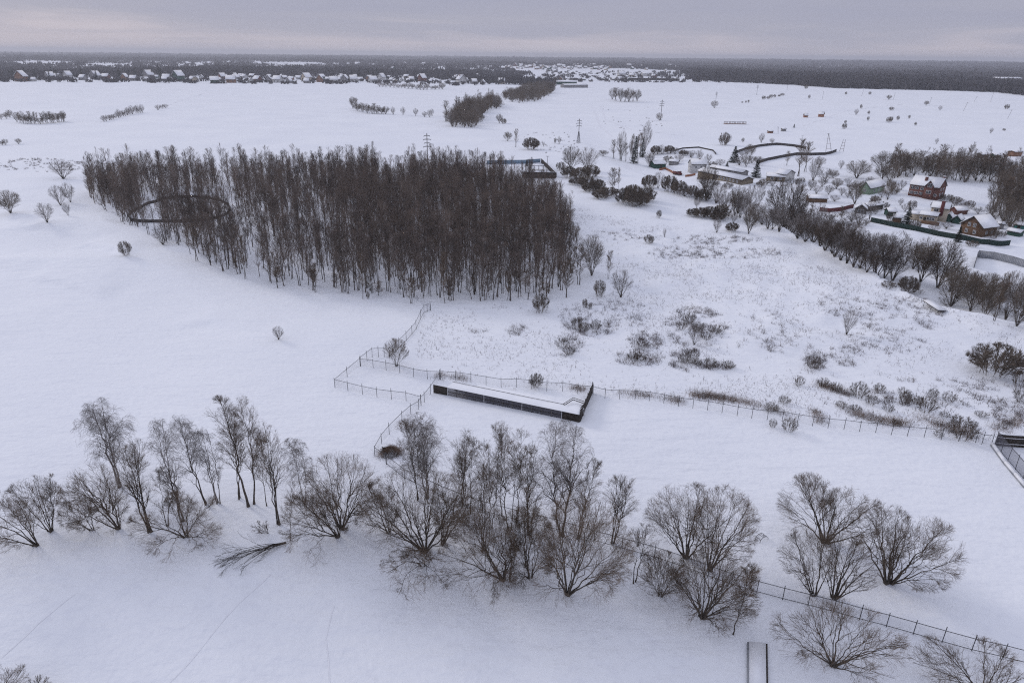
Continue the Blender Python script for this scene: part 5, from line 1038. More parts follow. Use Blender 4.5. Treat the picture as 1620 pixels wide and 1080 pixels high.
ONES = [
 # around the grove
 ('A', 100, 283, 31, 38, 'round bare tree alone beyond the tip of the grove'), ('R', 17, 337, 38, 38, 'dark round tree at the frame edge on the dune-like snow'), ('A', 75, 352, 33, 28, 'fan-shaped bare tree on the snow, lowest of the loose group'),
 ('A', 96, 325, 34, 26, 'pale leafless tree nearest the grove tip, taller of a pair'), ('A', 108, 341, 22, 12, 'thin sapling under the taller pale tree of the pair'), ('A', 112, 320, 32, 22, 'second pale leafless tree of the pair near the grove tip'),
 ('S', 200, 404, 24, 20, 'short dense shrub standing alone on the smooth snow'), ('A', 258, 387, 32, 30, 'spreading pale tree in the open bay before the round fence'), ('A', 441, 537, 22, 19, 'tiny sparse shrub alone in the middle of the open snowfield'),
 ('A', 982, 470, 44, 38, 'round-headed bare tree just outside the grove corner'), ('S', 948, 469, 27, 20, 'dense upright shrub next to the round-headed tree at the grove corner'), ('S', 855, 494, 30, 28, 'pale globe-shaped shrub in front of the grove edge'),
 ('G', 963, 441, 46, 20, 'slim bare tree between grove corner and round-headed tree'), ('R', 936, 436, 66, 44, 'tall bushy tree forming the outer corner of the grove'), ('R', 908, 382, 32, 20, 'dark compact bush against the far flank of the grove'),
 ('G', 895, 470, 60, 30, 'leaning bare tree at the near corner of the grove'), ('G', 915, 450, 62, 34, 'bare tree with many thin stems at the corner of the grove'), ('S', 925, 486, 14, 9, 'tiny upright shrub below the grove corner tree'), ('S', 934, 487, 9, 7, 'smallest of two upright shrubs below the grove corner tree'),
 ('G', 650, 480, 42, 26, 'bushy little tree at the near edge of the grove'), ('G', 574, 473, 76, 24, 'rusty slender tree at the near edge of the grove'), ('G', 704, 480, 84, 30, 'white-stemmed tree with side shoots at the near grove edge'), ('S', 582, 473, 12, 6, 'wisp of a shrub at the foot of the rusty slender tree'),
 ('G', 500, 462, 46, 26, 'short forked tree at the near grove edge, beside a thin wire fence'), ('G', 440, 455, 60, 22, 'leaning thin tree standing out of the grove front'), ('G', 388, 441, 72, 20, 'dark pole-like tree standing out of the grove front'), ('G', 312, 413, 62, 26, 'dark narrow tree at the grove corner near the open bay'),
 # far field
 ('R', 803, 223, 15, 15, 'round bush at the ditch, first of three beyond the grove'), ('G', 816, 233, 30, 12, 'slim pointed tree in the ditch, middle of three beyond the grove'), ('M', 840, 237, 19, 28, 'broad dark bush in the ditch, last of three beyond the grove'),
 ('R', 790, 195, 15, 12, 'small oval bush in the field beside the dark hedge end'), ('S', 797, 196, 9, 10, 'tiny bush touching the small oval bush in the field'), ('S', 763, 189, 8, 8, 'tiny dark bush just off the dark hedge'),
 ('R', 1043, 191, 13, 12, 'bush growing round the foot of a far power pylon'), ('R', 1130, 171, 12, 13, 'dark round bush at the foot of the next far pylon'), ('S', 1145, 230, 21, 18, 'brownish half of a double bush in the open field'), ('A', 1148, 229, 18, 18, 'greyish half of a double bush in the open field'),
 ('A', 1204, 226, 16, 10, 'small pointed tree above the upper wavy fence'), ('A', 1221, 228, 10, 9, 'smaller tree next to the pointed one above the upper wavy fence'), ('S', 1175, 225, 7, 5, 'dot-like bush between double bush and wavy fence'), ('F', 1256, 202, 6, 4, 'tiny lone fir near the two field huts'),
 ('S', 1275, 141, 7, 6, 'dot-like bush at the top of the field near the forest'), ('R', 1406, 158, 8, 9, 'small round bush high on the slope beside slanting pole'), ('R', 1465, 167, 8, 8, 'small round bush near the slope top by the slanting pole'), ('A', 1354, 182, 10, 7, 'grey oval bush in the middle of the slope'),
 ('S', 1362, 172, 7, 4, 'tiny bush just above the grey oval bush on the slope'), ('S', 1374, 181, 6, 4, 'tiny bush alone on the slope a little past the grey oval bush'), ('S', 1405, 194, 9, 8, 'little bush pair member, darker, mid slope'), ('S', 1409, 193, 9, 6, 'little bush pair member, paler, mid slope'),
 ('S', 1410, 175, 6, 8, 'low bush above the mid-slope pair'), ('S', 1420, 190, 7, 5, 'tiny bush beside the mid-slope pair'), ('S', 1335, 204, 9, 8, 'small leaning bush below the larger orange cabin'), ('S', 1337, 196, 6, 4, 'tiny twig bush above the small leaning bush'), ('A', 1487, 175, 8, 7, 'small bush near the bare track high on the slope'),
 ('S', 1592, 173, 8, 8, 'round bush near the frame edge below the dark wood'), ('A', 1567, 211, 9, 6, 'thin sapling on the lower bare slope near frame edge'), ('S', 1588, 207, 4, 5, 'tiny tuft on the lower bare slope near frame edge'), ('A', 1481, 228, 10, 6, 'lone sapling on snow above the dark thicket'), ('S', 1448, 199, 6, 4, 'faint small bush low on the bare slope'), ('S', 1438, 188, 6, 4, 'faint small bush midway up the bare slope'), ('S', 1373, 191, 7, 4, 'narrow bush below the grey oval bush'), ('S', 1376, 150, 5, 5, 'dot bush beside the highest slanting pole'), ('S', 1338, 150, 5, 4, 'dot bush near the head of the bare slope'),
 ('S', 1280, 156, 6, 4, 'faint bush below the forest edge, upper field'), ('A', 885, 228, 13, 7, 'thin small tree near the lattice-footed pylon'), ('S', 878, 227, 9, 4, 'wispy shrub near the lattice-footed pylon'), ('R', 903, 268, 38, 34, 'tall round dark tree in the ditch before the farm lane'), ('A', 929, 272, 40, 36, 'pale spreading tree next to the tall round dark one in the ditch'),
 ('R', 954, 247, 10, 18, 'low bush beside the farm lane head'), ('S', 887, 270, 14, 16, 'loose shrub under the tall round dark ditch tree'), ('A', 860, 232, 8, 6, 'wisp of a bush beyond the fenced yard'),
 ('G', 970, 306, 42, 26, 'light leafless birch among the dark willow mounds'), ('G', 978, 300, 36, 14, 'thin companion of the light leafless birch in the mounds'), ('S', 1042, 345, 13, 9, 'small upright shrub alone on the slope below the lane'), ('S', 1026, 385, 14, 18, 'low round shrub in the weedy meadow'), ('A', 1051, 375, 15, 6, 'thin upright shrub in the weedy meadow'),
 ('A', 1134, 368, 24, 14, 'reddish thin shrub before the lower mound bushes'), ('A', 1102, 330, 18, 12, 'pale sapling above the twin mound bushes'), ('A', 1160, 353, 20, 14, 'greyish upright shrub between mound and dark tree'), ('R', 1184, 370, 44, 28, 'dark round tree with visible trunk at the foot of the lane edge'),
 ('A', 1339, 529, 40, 24, 'airy upright tree in the middle of the wild meadow'), ('A', 1098, 545, 32, 26, 'brown stunted tree amid dense meadow brush'), ('M', 1572, 590, 46, 84, 'great half-round bush in the wild meadow near the frame edge'), ('M', 1435, 463, 26, 32, 'dark ball-shaped bush beside the valley edge'),
 ('S', 1405, 455, 10, 24, 'flat brush beside the dark ball-shaped bush'), ('U', 1358, 628, 26, 30, 'spiky bush above the curved reed strip in the meadow'), ('U', 1285, 583, 22, 26, 'dark brushy bush near the meadow fence'), ('U', 1263, 610, 16, 18, 'reddish tuft-like bush near the meadow fence'),
 ('U', 1520, 692, 34, 46, 'rusty brushy bush touching the meadow fence near its corner'), ('U', 1612, 612, 34, 30, 'reddish brush at the frame edge below the great half-round bush'), ('U', 1614, 636, 24, 28, 'dark brush at the frame edge, lower one'), ('U', 1465, 650, 24, 36, 'brush bush midway along the meadow fence'),
 ('S', 1430, 638, 20, 20, 'small dark bush among pale meadow brush'), ('U', 1500, 636, 18, 24, 'pale low bush above the rusty brushy one'), ('S', 848, 613, 22, 24, 'brown bush behind the long shed at the fence'), ('U', 1247, 682, 22, 26, 'crooked sapling leaning on the open yard side of the fence'), ('U', 1222, 676, 14, 14, 'broken twiggy sapling fallen towards the yard fence'),
 # farm and village
 ('F', 1003, 259, 44, 15, 'tallest dark fir beside the farm lane tree clump'), ('F', 1016, 249, 31, 13, 'shorter dark fir behind the tallest one'), ('F', 1161, 257, 26, 20, 'brownish-green fir at the end of the upper wavy fence'), ('F', 1195, 281, 29, 19, 'blackish fir between long barn and yellow cottage'),
 ('F', 1433, 357, 30, 22, 'fat round-topped fir in front of the cream house'), ('F', 1515, 383, 26, 15, 'small dark fir in front of the brown timber house'), ('F', 833, 263, 11, 8, 'tiny fir at the back of the fenced yard'), ('F', 1150, 265, 9, 8, 'small bushy fir near the garden beyond the farm'), ('F', 796, 259, 5, 5, 'tiny dark fir on the back fence of the fenced yard'),
 ('A', 1106, 256, 20, 14, 'bare garden tree above the white farm house'), ('A', 1120, 258, 15, 14, 'smaller bare garden tree above the white farm house'), ('A', 1094, 250, 9, 8, 'little garden tree near the arc fence'), ('R', 1027, 264, 24, 16, 'dark bare tree right beside the green farm shed'),
 ('M', 1027, 297, 20, 26, 'dense dark bush at the lane edge'), ('A', 1041, 298, 27, 20, 'pale small tree behind the dense lane bush'), ('B', 1117, 318, 58, 36, 'tall brown tree towering before the stained yellow building'), ('A', 1133, 322, 34, 30, 'pale tree beside the tall brown one'),
 ('R', 1167, 338, 46, 34, 'dark drooping round tree with black trunk by the farm'), ('A', 1186, 325, 36, 18, 'white-branched tree, first of two beyond the drooping tree'), ('A', 1199, 327, 38, 18, 'white-branched tree, second of two beyond the drooping tree'), ('B', 1240, 362, 82, 66, 'huge brown willow crown towering over the farm edge'),
 ('G', 1262, 279, 62, 26, 'tall dark tree poking above the lower wavy fence'), ('G', 1274, 272, 50, 26, 'second tall tree above the lower wavy fence'), ('G', 1245, 262, 24, 12, 'slim tree on the lower wavy fence'), ('A', 1286, 286, 38, 20, 'thin tree below the lower wavy fence'), ('R', 1296, 265, 18, 18, 'small dark ball bush beside the dark fenced plot'),
 ('R', 1355, 282, 30, 42, 'dark dome-shaped tree in the valley orchard'), ('A', 1330, 267, 14, 10, 'small garden tree near the dome-shaped one'), ('A', 1305, 288, 22, 30, 'flat orchard tree below the dark fenced plot'), ('R', 1318, 282, 14, 18, 'dark orchard bush left of the dome-shaped tree'),
 ('R', 1395, 272, 34, 40, 'dark broad tree at the start of the thicket'), ('R', 1408, 288, 28, 30, 'dark tree tangled above the green cottage'), ('R', 1352, 323, 40, 26, 'brown round-topped tree between green cottage and log shed'), ('R', 1404, 316, 34, 26, 'black spiky tree leaning on the green cottage'), ('A', 1424, 325, 12, 9, 'tiny round garden bush near the small green hut'),
 ('A', 1375, 347, 34, 16, 'slender garden tree beside the dark gabled shed'), ('A', 1515, 335, 22, 24, 'pale garden tree behind the dark red shed'), ('R', 1567, 343, 26, 22, 'dark garden tree beside the hillside trees'), ('A', 1588, 352, 20, 16, 'small garden tree near the square dark hut'), ('S', 1537, 390, 10, 20, 'brown twiggy bush on the lane by the green fence'), ('S', 1583, 374, 9, 16, 'brown brush beside the square dark hut'),
 # the line of trees along the valley edge, towards the frame edge
 ('R', 1456, 446, 74, 50, 'tall dark tree in the valley line, just before the big willow'), ('B', 1483, 455, 78, 66, 'big round brownish willow crown in the valley line'), ('R', 1504, 484, 66, 56, 'dark tangled tree right behind the thin-legged shelter'), ('R', 1535, 492, 66, 50, 'dark dense tree between shelter and frame edge'), ('R', 1558, 502, 72, 44, 'bare round tree third beyond the shelter'),
 ('G', 1572, 507, 80, 24, 'leaning upright tree standing out at the valley edge'), ('A', 1590, 506, 84, 34, 'airy tall tree near the frame edge of the valley line'), ('R', 1608, 516, 70, 44, 'bare tree cut by the frame edge at the valley line'), ('R', 1625, 522, 60, 40, 'outermost tree of the valley line'), ('B', 1556, 470, 40, 60, 'brown brush mass before the grey slab fence'), ('A', 1598, 470, 44, 40, 'pale tree inside the grey slab fence plot'),
]
for k, x, y, h, w, lab in ONES: put(k, x, y, h, w, lab)
# clumps whose members one can count: each tree its own, told by its place in the clump
def clump(kinds, pts, h, w, what, ref, group, jit=2.0):
    n = len(pts); words_ = ['first', 'second', 'third', 'fourth', 'fifth', 'sixth', 'seventh', 'eighth', 'ninth', 'tenth', 'eleventh', 'twelfth', 'thirteenth', 'fourteenth', 'fifteenth', 'sixteenth', 'seventeenth', 'eighteenth', 'nineteenth', 'twentieth', 'twenty-first', 'twenty-second', 'twenty-third', 'twenty-fourth', 'twenty-fifth', 'twenty-sixth', 'twenty-seventh', 'twenty-eighth', 'twenty-ninth', 'thirtieth']
    for i, (x, y) in enumerate(pts):
        f = _rm.uniform(.6, 1.25); put(kinds[i % len(kinds)], x + _rm.uniform(-jit, jit), y + _rm.uniform(-jit, jit) * .5, h * f, w * _rm.uniform(.8, 1.2), f'{what}, {words_[min(i, 29)]} along {ref}', group=group)
def line(p, n):
    p = np.array(p, float); s = np.concatenate([[0], np.cumsum(np.linalg.norm(np.diff(p, axis=0), axis=1))]); u = np.linspace(0, s[-1], n); return list(zip(np.interp(u, s, p[:, 0]), np.interp(u, s, p[:, 1])))
clump('GGA', line([(972, 252), (985, 256), (996, 254), (1010, 244), (1018, 240)], 9), 44, 16, 'dark upright clump tree', 'the fir clump at the farm lane', 'clump around the lane firs')
clump('M', [(900, 281), (918, 284), (935, 280), (912, 292), (928, 297), (945, 300), (935, 304), (950, 314), (962, 310)], 16, 30, 'low dark willow mound', 'the ditch before the farm lane', 'willow mounds in the ditch', 1)
clump('M', [(988, 322), (1003, 327), (1016, 325), (1024, 318), (1000, 316)], 26, 34, 'broad dark willow mound', 'the largest mound group', 'large willow mounds', 1)
clump('M', [(1096, 341), (1108, 344), (1122, 344), (1135, 348), (1141, 344)], 18, 26, 'mound bush', 'the lower mound pair near the dark tree', 'lower willow mounds', 1)
clump('M', [(1158, 366)], 14, 26, 'low round mound bush', 'the foot of the dark round tree', None, 1)
clump('MA', line([(1058, 303), (1075, 307), (1095, 313), (1110, 318)], 7), 20, 24, 'hedge bush', 'the farm lane below the red truck', 'hedge below the red truck')
clump('MA', line([(1035, 245), (1055, 243), (1075, 245), (1092, 249)], 6), 13, 18, 'hedge bush', 'the garden above the green farm shed', 'hedge above the green shed')
clump('AR', [(1168, 262), (1180, 264), (1190, 258), (1197, 262), (1174, 250), (1186, 249)], 18, 18, 'garden bush', 'the plot between upper wavy fence and barn', 'garden bushes by the wavy fence')
clump('AAR', line([(1140, 330), (1160, 342), (1190, 352), (1215, 362), (1235, 366)], 10), 38, 28, 'bare streamside tree', 'the stream below the farm', 'streamside trees below the farm', 3)
clump('ABABA', line([(1246, 366), (1280, 386), (1310, 400), (1345, 420), (1375, 432), (1410, 444)], 18), 54, 42, 'bare streamside tree', 'the valley edge below the red plank fence', 'streamside trees of the valley edge', 4)
clump('ABAA', line([(1262, 355), (1290, 372), (1330, 388), (1370, 405), (1420, 415), (1460, 428)], 14), 42, 38, 'bare inner valley tree', 'the stream behind the valley edge', 'inner valley trees', 5)
clump('RRG', line([(1500, 462), (1525, 478), (1560, 485), (1590, 492), (1620, 500)], 8), 52, 40, 'dark back-row tree', 'the valley line behind the leaning tree', 'back row of the valley line', 4)
clump('AGA', line([(1265, 338), (1285, 345), (1320, 352), (1345, 350), (1360, 356)], 7), 26, 20, 'thin garden tree', 'the plots under the red plank fence', 'garden trees under the red fence')
clump('AR', [(1268, 300), (1282, 300), (1300, 296), (1322, 300), (1338, 292), (1312, 308), (1290, 306), (1375, 292), (1330, 310)], 16, 16, 'small orchard tree', 'the snowy orchard above the low garden sheds', 'orchard trees')
clump('RG', line([(1398, 285), (1430, 278), (1462, 281), (1490, 288), (1520, 285), (1560, 288), (1600, 290), (1630, 290)], 20), 40, 30, 'dark thicket tree', 'the front of the thicket behind the brick house', 'front trees of the thicket', 4)
clump('GRG', line([(1415, 262), (1450, 262), (1480, 262), (1520, 260), (1560, 268), (1600, 272), (1630, 275)], 16), 30, 24, 'dark thicket tree', 'the upper rim of the thicket under the cabins', 'rim trees of the thicket', 3)
clump('GRG', line([(1570, 330), (1585, 340), (1600, 345), (1618, 352), (1630, 350)], 9), 56, 30, 'dark hillside tree', 'the wooded slope at the frame edge beside the teal shed', 'hillside trees by the teal shed', 4)
clump('SSA', [(1398, 330), (1408, 350), (1385, 340), (1446, 362), (1486, 344), (1496, 362), (1488, 330), (1532, 330), (1548, 338), (1562, 352), (1480, 332), (1430, 335), (1440, 330), (1385, 322), (1395, 312), (1500, 318), (1512, 322), (1478, 368), (1570, 378), (1590, 358), (1340, 312), (1348, 300), (1366, 298), (1322, 318), (1408, 300), (1415, 308), (1425, 300), (1382, 330)], 15, 18, 'small garden bush', 'the gardens around brick, cream and brown houses', 'garden bushes of the village')
clump('SA', [(1058, 258), (1072, 256), (1126, 264), (1140, 262), (1208, 292), (1222, 294), (1200, 296), (1258, 290), (1268, 290), (1180, 292), (1150, 298), (1130, 294)], 10, 16, 'small farmyard bush', 'the yards around the farm buildings', 'farmyard bushes')
clump('U', [(1088, 512), (1104, 526), (1118, 536), (1130, 528), (1076, 522), (1094, 568), (1104, 578), (1126, 582), (1150, 583), (1080, 576), (1012, 572), (900, 560), (890, 548), (925, 524), (945, 520), (1020, 548), (912, 520), (1002, 568)], 15, 22, 'dark brushy shrub', 'the rough patch of the wild meadow', 'brushy shrubs of the meadow', 3)
clump('U', [(1300, 612), (1318, 618), (1332, 645), (1352, 650), (1378, 640), (1402, 650), (1390, 620), (1432, 622), (1450, 640), (1478, 628), (1495, 660), (1510, 670), (1535, 675), (1550, 660), (1482, 690), (1420, 672), (1240, 640), (1222, 650)], 13, 20, 'rusty shrub', 'the ditch by the meadow fence', 'rusty shrubs by the meadow fence', 3)
clump('RG', line([(1592, 312), (1610, 318), (1630, 322)], 5), 46, 30, 'upper hillside tree', 'the wooded slope at the frame edge above the teal shed', 'upper hillside trees', 4)
clump('RGG', line([(28, 194), (45, 196), (65, 196), (85, 195), (103, 192)], 26), 17, 11, 'hedge tree', 'the thick short hedge in the far field', 'thick hedge in the far field', 1)
clump('A', line([(165, 193), (185, 187), (205, 182), (226, 178)], 17), 12, 10, 'pale hedge bush', 'the slanting thin hedge in the far field', 'slanting hedge in the far field', 1)
clump('A', [(251, 174), (257, 172), (263, 171)], 8, 9, 'pale bush', 'the track end beyond the slanting hedge', 'bushes at the track end', 1)
clump('R', [(2, 189), (10, 188), (15, 186)], 12, 11, 'dark bush', 'the frame edge near the thick short hedge', 'bushes at the edge near the hedge', 1)
clump('R', [(3, 230), (10, 229), (29, 228)], 8, 9, 'small bush', 'the frame edge below the thick short hedge', 'low bushes at the frame edge', 1)
clump('RG', line([(559, 172), (570, 177), (585, 180), (600, 180), (611, 181)], 15), 17, 13, 'dark hedge tree', 'the middle hedge before the far village', 'middle hedge', 1)
clump('A', [(622, 181), (638, 182), (658, 183), (673, 185), (680, 186), (684, 184)], 12, 9, 'small lone field bush', 'the row leading to the dark hedge', 'lone bushes in a row', 1)
clump('AR', line([(600, 137), (645, 140), (670, 143), (700, 141)], 18), 9, 10, 'scrub tree', 'the field rim below the far village', 'scrub below the far village', 1)
clump('RG', line([(968, 158), (980, 161), (995, 161), (1008, 160)], 7), 19, 16, 'dark tree', 'the oval copse in the upper field', 'oval copse in the upper field', 1)
clump('GAR', [(706, 192), (716, 200), (728, 196), (742, 188), (752, 192), (764, 184), (776, 172), (786, 172), (738, 178), (724, 184)], 30, 15, 'ragged tree', 'the dark hedge-like wood in the mid field', 'ragged trees of the mid-field wood', 2)
clump('GR', [(800, 158), (812, 162), (826, 163), (842, 160), (858, 155), (870, 148), (880, 140)], 16, 12, 'ragged tree', 'the wood tongue below the far village', 'ragged trees of the wood tongue', 2)
clump('S', line([(1208, 158), (1220, 155), (1238, 152)], 6), 5, 6, 'dot bush', 'the faint row below the third pylon', 'dot bushes below the third pylon', 1)
clump('S', line([(1174, 163), (1184, 163)], 3), 4, 3, 'dot bush', 'the short row beside the smaller pylon', 'dot bushes beside the smaller pylon', 1)
def thicket(label, poly, spacing, h, w, protos, m='shrub_twig', name='thicket', seed=1, dens=None):
    rng = np.random.default_rng(seed); P = scatter(poly, spacing, rng, dens); n = len(P); mid = P.mean(0); k = ppm(mid)
    merged(name, protos, P, rng, (h / k) * rng.uniform(.6, 1.2, n), (w / k) * rng.uniform(.7, 1.3, n), m, label, 'thicket'); print(name, n)
class LowP:
    def __init__(s, tcw, h, w): s.raw = tcw; s.h = h; s.w = w
L_ROUND = [LowP(low_tree(500 + i, 10, 8, 'round', 34, 700, 0.045, .04), 10, 8) for i in range(4)]
L_TALL = [LowP(low_tree(510 + i, 14, 5, 'grove', 24, 260, 0.05, .2), 14, 5) for i in range(3)]
thicket('dense dark hedge-like wood running down the ditch in the mid field', [(703, 190), (716, 203), (752, 204), (758, 190), (775, 174), (795, 170), (780, 161), (752, 170), (735, 174), (722, 184)], 5.5, 19, 14, L_ROUND + L_TALL[:1], seed=31, dens=lambda x, y: np.clip(.9 + 2 * vnoise(x, y, 25, 3), .1, 1))
thicket('dark wood tongue reaching down from the far village into the field', [(792, 154), (822, 163), (850, 160), (868, 151), (880, 140), (862, 136), (835, 138), (810, 148)], 9, 11, 9, L_ROUND, seed=32, dens=lambda x, y: np.clip(.9 + 2 * vnoise(x, y, 60, 3), .1, 1))
thicket('dense bare thicket on the slope behind the brick house', [(1400, 283), (1440, 278), (1500, 286), (1560, 286), (1620, 292), (1660, 292), (1660, 268), (1600, 268), (1540, 258), (1480, 260), (1430, 264), (1400, 268)], 6.0, 25, 22, L_ROUND + L_TALL, seed=33)
thicket('tangled streamside brush in the valley below the village', [(1250, 362), (1340, 408), (1440, 450), (1500, 474), (1480, 448), (1420, 400), (1360, 372), (1290, 345), (1255, 340)], 11, 11, 16, L_ROUND, 'twig', seed=34)
thicket('tangled brush below the farm along the stream', [(1100, 312), (1160, 336), (1240, 362), (1250, 330), (1200, 305), (1150, 300), (1110, 302)], 10.0, 11, 17, L_ROUND, 'twig', seed=35)
thicket('bare brush filling the wooded slope beside the teal shed', [(1565, 345), (1600, 352), (1660, 360), (1660, 300), (1610, 305), (1580, 320)], 5.0, 40, 26, L_ROUND + L_TALL, seed=36)
thicket('brush mass behind the valley line trees near the frame edge', [(1490, 470), (1540, 490), (1600, 508), (1660, 525), (1660, 490), (1600, 470), (1540, 456), (1500, 450)], 12, 22, 30, L_ROUND, seed=37)
thicket('low scrub along the garden edges of the village', [(1290, 345), (1370, 350), (1380, 340), (1340, 325), (1300, 335)], 3.8, 9, 13, L_ROUND, seed=38)

# ---------------------------------------------------------------- dry weeds and brush poking through the snow of the wild meadow
def weeds():
    rng = np.random.default_rng(55); mb = MB()
    def tufts(P, h, n, spread, wd, cone=.35):
        M = len(P) * n; b = np.repeat(P, n, 0); sp = np.repeat(np.asarray(spread * np.ones(len(P))), n)[:, None]
        b[:, :2] += rng.normal(size=(M, 2)) * sp; b[:, 2] = zf(b[:, 0], b[:, 1]) - .05
        d = norm(UP + rng.normal(size=(M, 3)) * cone); L = rng.uniform(.4, 1.1, (M, 1)) * np.repeat(np.asarray(h * np.ones(len(P))), n)[:, None]
        V, Q = spikes(b, b + d * L, wd * rng.uniform(.6, 1.4, M), rng); mb.add(V, None, Q)
        # flower heads and side twigs near the tips
        k = rng.uniform(size=M) < .5; t = b[k] + d[k] * L[k] * rng.uniform(.4, .95, (k.sum(), 1)); e = t + norm(d[k] + rng.normal(size=(k.sum(), 3)) * .7) * L[k] * .3; V, Q = spikes(e, t, wd * 1.3, rng); mb.add(V, None, Q)
    area_ = [(672, 500), (760, 480), (880, 492), (915, 430), (905, 330), (925, 330), (1000, 345), (1110, 365), (1200, 380), (1300, 415), (1420, 465), (1500, 495), (1625, 535), (1625, 690), (1570, 697), (1400, 678), (1200, 655), (1010, 625), (880, 612), (700, 592), (655, 560)]
    def dn(x, y): return np.clip((vnoise(x, y, 9, 21) + vnoise(x, y, 26, 22) + .25) * 1.5, 0.06, 1)
    P = scatter(area_, 0.92, rng, dn); print('weeds', len(P)); tufts(P, rng.uniform(.3, 1.1, len(P)), 3, .25, .058)
    for (x, y, rx, ry, n) in [(q[0], q[1], q[2] * 1.25, q[3] * 1.25, int(q[4] * 2.0)) for q in ((935, 518, 36, 12, 60), (895, 548, 22, 16, 60), (1010, 566, 30, 10, 50), (1100, 518, 40, 26, 170), (1130, 575, 30, 8, 60), (1090, 570, 26, 14, 80), (1020, 540, 24, 12, 50), (755, 522, 14, 5, 14), (818, 522, 10, 7, 14), (1150, 400, 70, 8, 60), (990, 372, 50, 7, 30), (1130, 380, 60, 6, 50), (1080, 400, 50, 8, 40), (1440, 620, 60, 18, 110), (1350, 560, 30, 16, 40), (1420, 500, 60, 24, 90), (1290, 570, 14, 18, 40),
                              (1400, 540, 50, 20, 40), (1520, 620, 50, 20, 60), (1600, 640, 26, 26, 60), (1330, 480, 30, 16, 30), (1190, 545, 30, 20, 25), (1230, 520, 40, 30, 25), (960, 500, 60, 20, 50), (60, 262, 60, 9, 70), (150, 262, 40, 6, 30), (870, 225, 40, 14, 30), (1000, 185, 50, 20, 25))]:
        a = rng.uniform(0, 2 * PI, n); r = np.sqrt(rng.uniform(size=n)); Q = GV(x + rx * r * np.cos(a), y + ry * r * np.sin(a)); Q = Q[rng.uniform(size=n) < np.clip(1.1 + 3.2 * vnoise(Q[:, 0], Q[:, 1], 5.5, 31), .05, 1)]; n = len(Q); far = np.hypot(Q[:, 0], Q[:, 1])
        tufts(Q, rng.uniform(.6, 1.5, n), 14, .35, .05 * np.maximum(1, far.mean() / 200), .5)
    tag(mb.obj('dry_weeds', 'weed'), 'dry dark weed stalks poking through the snow of the meadow', 'weeds', kind='stuff')
    mb = MB()
    for pts, n, h, wd in (([(693, 594), (710, 596), (735, 601)], 110, 1.0, .9), ([(790, 612), (800, 610), (820, 612)], 90, 1.0, .8), ([(893, 614), (905, 614), (925, 616)], 90, .9, .8), ([(975, 622), (1010, 624), (1045, 628), (1080, 635)], 240, 1.2, 1.0), ([(1095, 624), (1130, 628), (1170, 634), (1205, 640)], 330, 1.3, 1.1),
                          ([(1215, 645), (1240, 655), (1262, 668)], 170, 1.2, 1.0), ([(1295, 607), (1310, 612), (1345, 625)], 150, 1.2, .9), ([(1325, 640), (1345, 652), (1380, 662), (1410, 668), (1450, 672)], 260, 1.3, 1.2), ([(1440, 660), (1480, 672), (1520, 682), (1550, 690)], 230, 1.2, 1.4), ([(1575, 680), (1600, 670), (1620, 660)], 120, 1.1, 1.5), ([(1290, 650), (1300, 668)], 60, 1.0, .8)):
        g = line(pts, n); g = np.array(g); P = GV(g[:, 0] + rng.normal(size=n) * 4, g[:, 1] + rng.normal(size=n) * 2.6); P = P[rng.uniform(size=n) < np.clip(.75 + 2.6 * vnoise(P[:, 0], P[:, 1], 4.5, 33), .08, 1)]; n = len(P); tufts(P, h * .8 * (0.35 + rng.uniform(size=n)), 13, wd * .6, .036, .35)
    tag(mb.obj('dry_reeds', 'dry_grass'), 'strips of rusty dry reeds along the fence and ditch of the meadow', 'reeds', kind='stuff')
weeds()

# ---------------------------------------------------------------- woods on the horizon: a canopy of many crowns, not separate trees at this distance
def far_crowns(name, label, P, h, w, nt, m, rng):
    """each crown: a cloud of upright slivers and a few leaning ones"""
    n = len(P); h = h * np.clip(1 + 1.1 * vnoise(P[:, 0], P[:, 1], 420, 41) + .8 * vnoise(P[:, 0], P[:, 1], 90, 42), .45, 1.7); b = np.repeat(P, nt, 0); hh = np.repeat(h, nt)[:, None]; ww = np.repeat(w, nt)[:, None]
    a = rng.uniform(0, 2 * PI, (n * nt, 1)); r = np.sqrt(rng.uniform(size=(n * nt, 1))) * ww / 2; z = rng.uniform(-.05, .55, (n * nt, 1)) * hh
    p = b + np.concatenate([np.cos(a) * r, np.sin(a) * r, z], 1); top = hh * np.sqrt(np.maximum(0.05, 1 - (r / (ww / 2)) ** 2 * .7)) - z
    q = p + np.concatenate([np.cos(a) * r * .35, np.sin(a) * r * .35, top * rng.uniform(.45, 1.0, (n * nt, 1))], 1)
    V, Q = spikes(p, q, (ww * rng.uniform(.16, .42, (n * nt, 1))).ravel(), rng); o = MB().add(V, None, Q).obj(name, m); tag(o, label, 'woods', kind='stuff'); print(name, n)
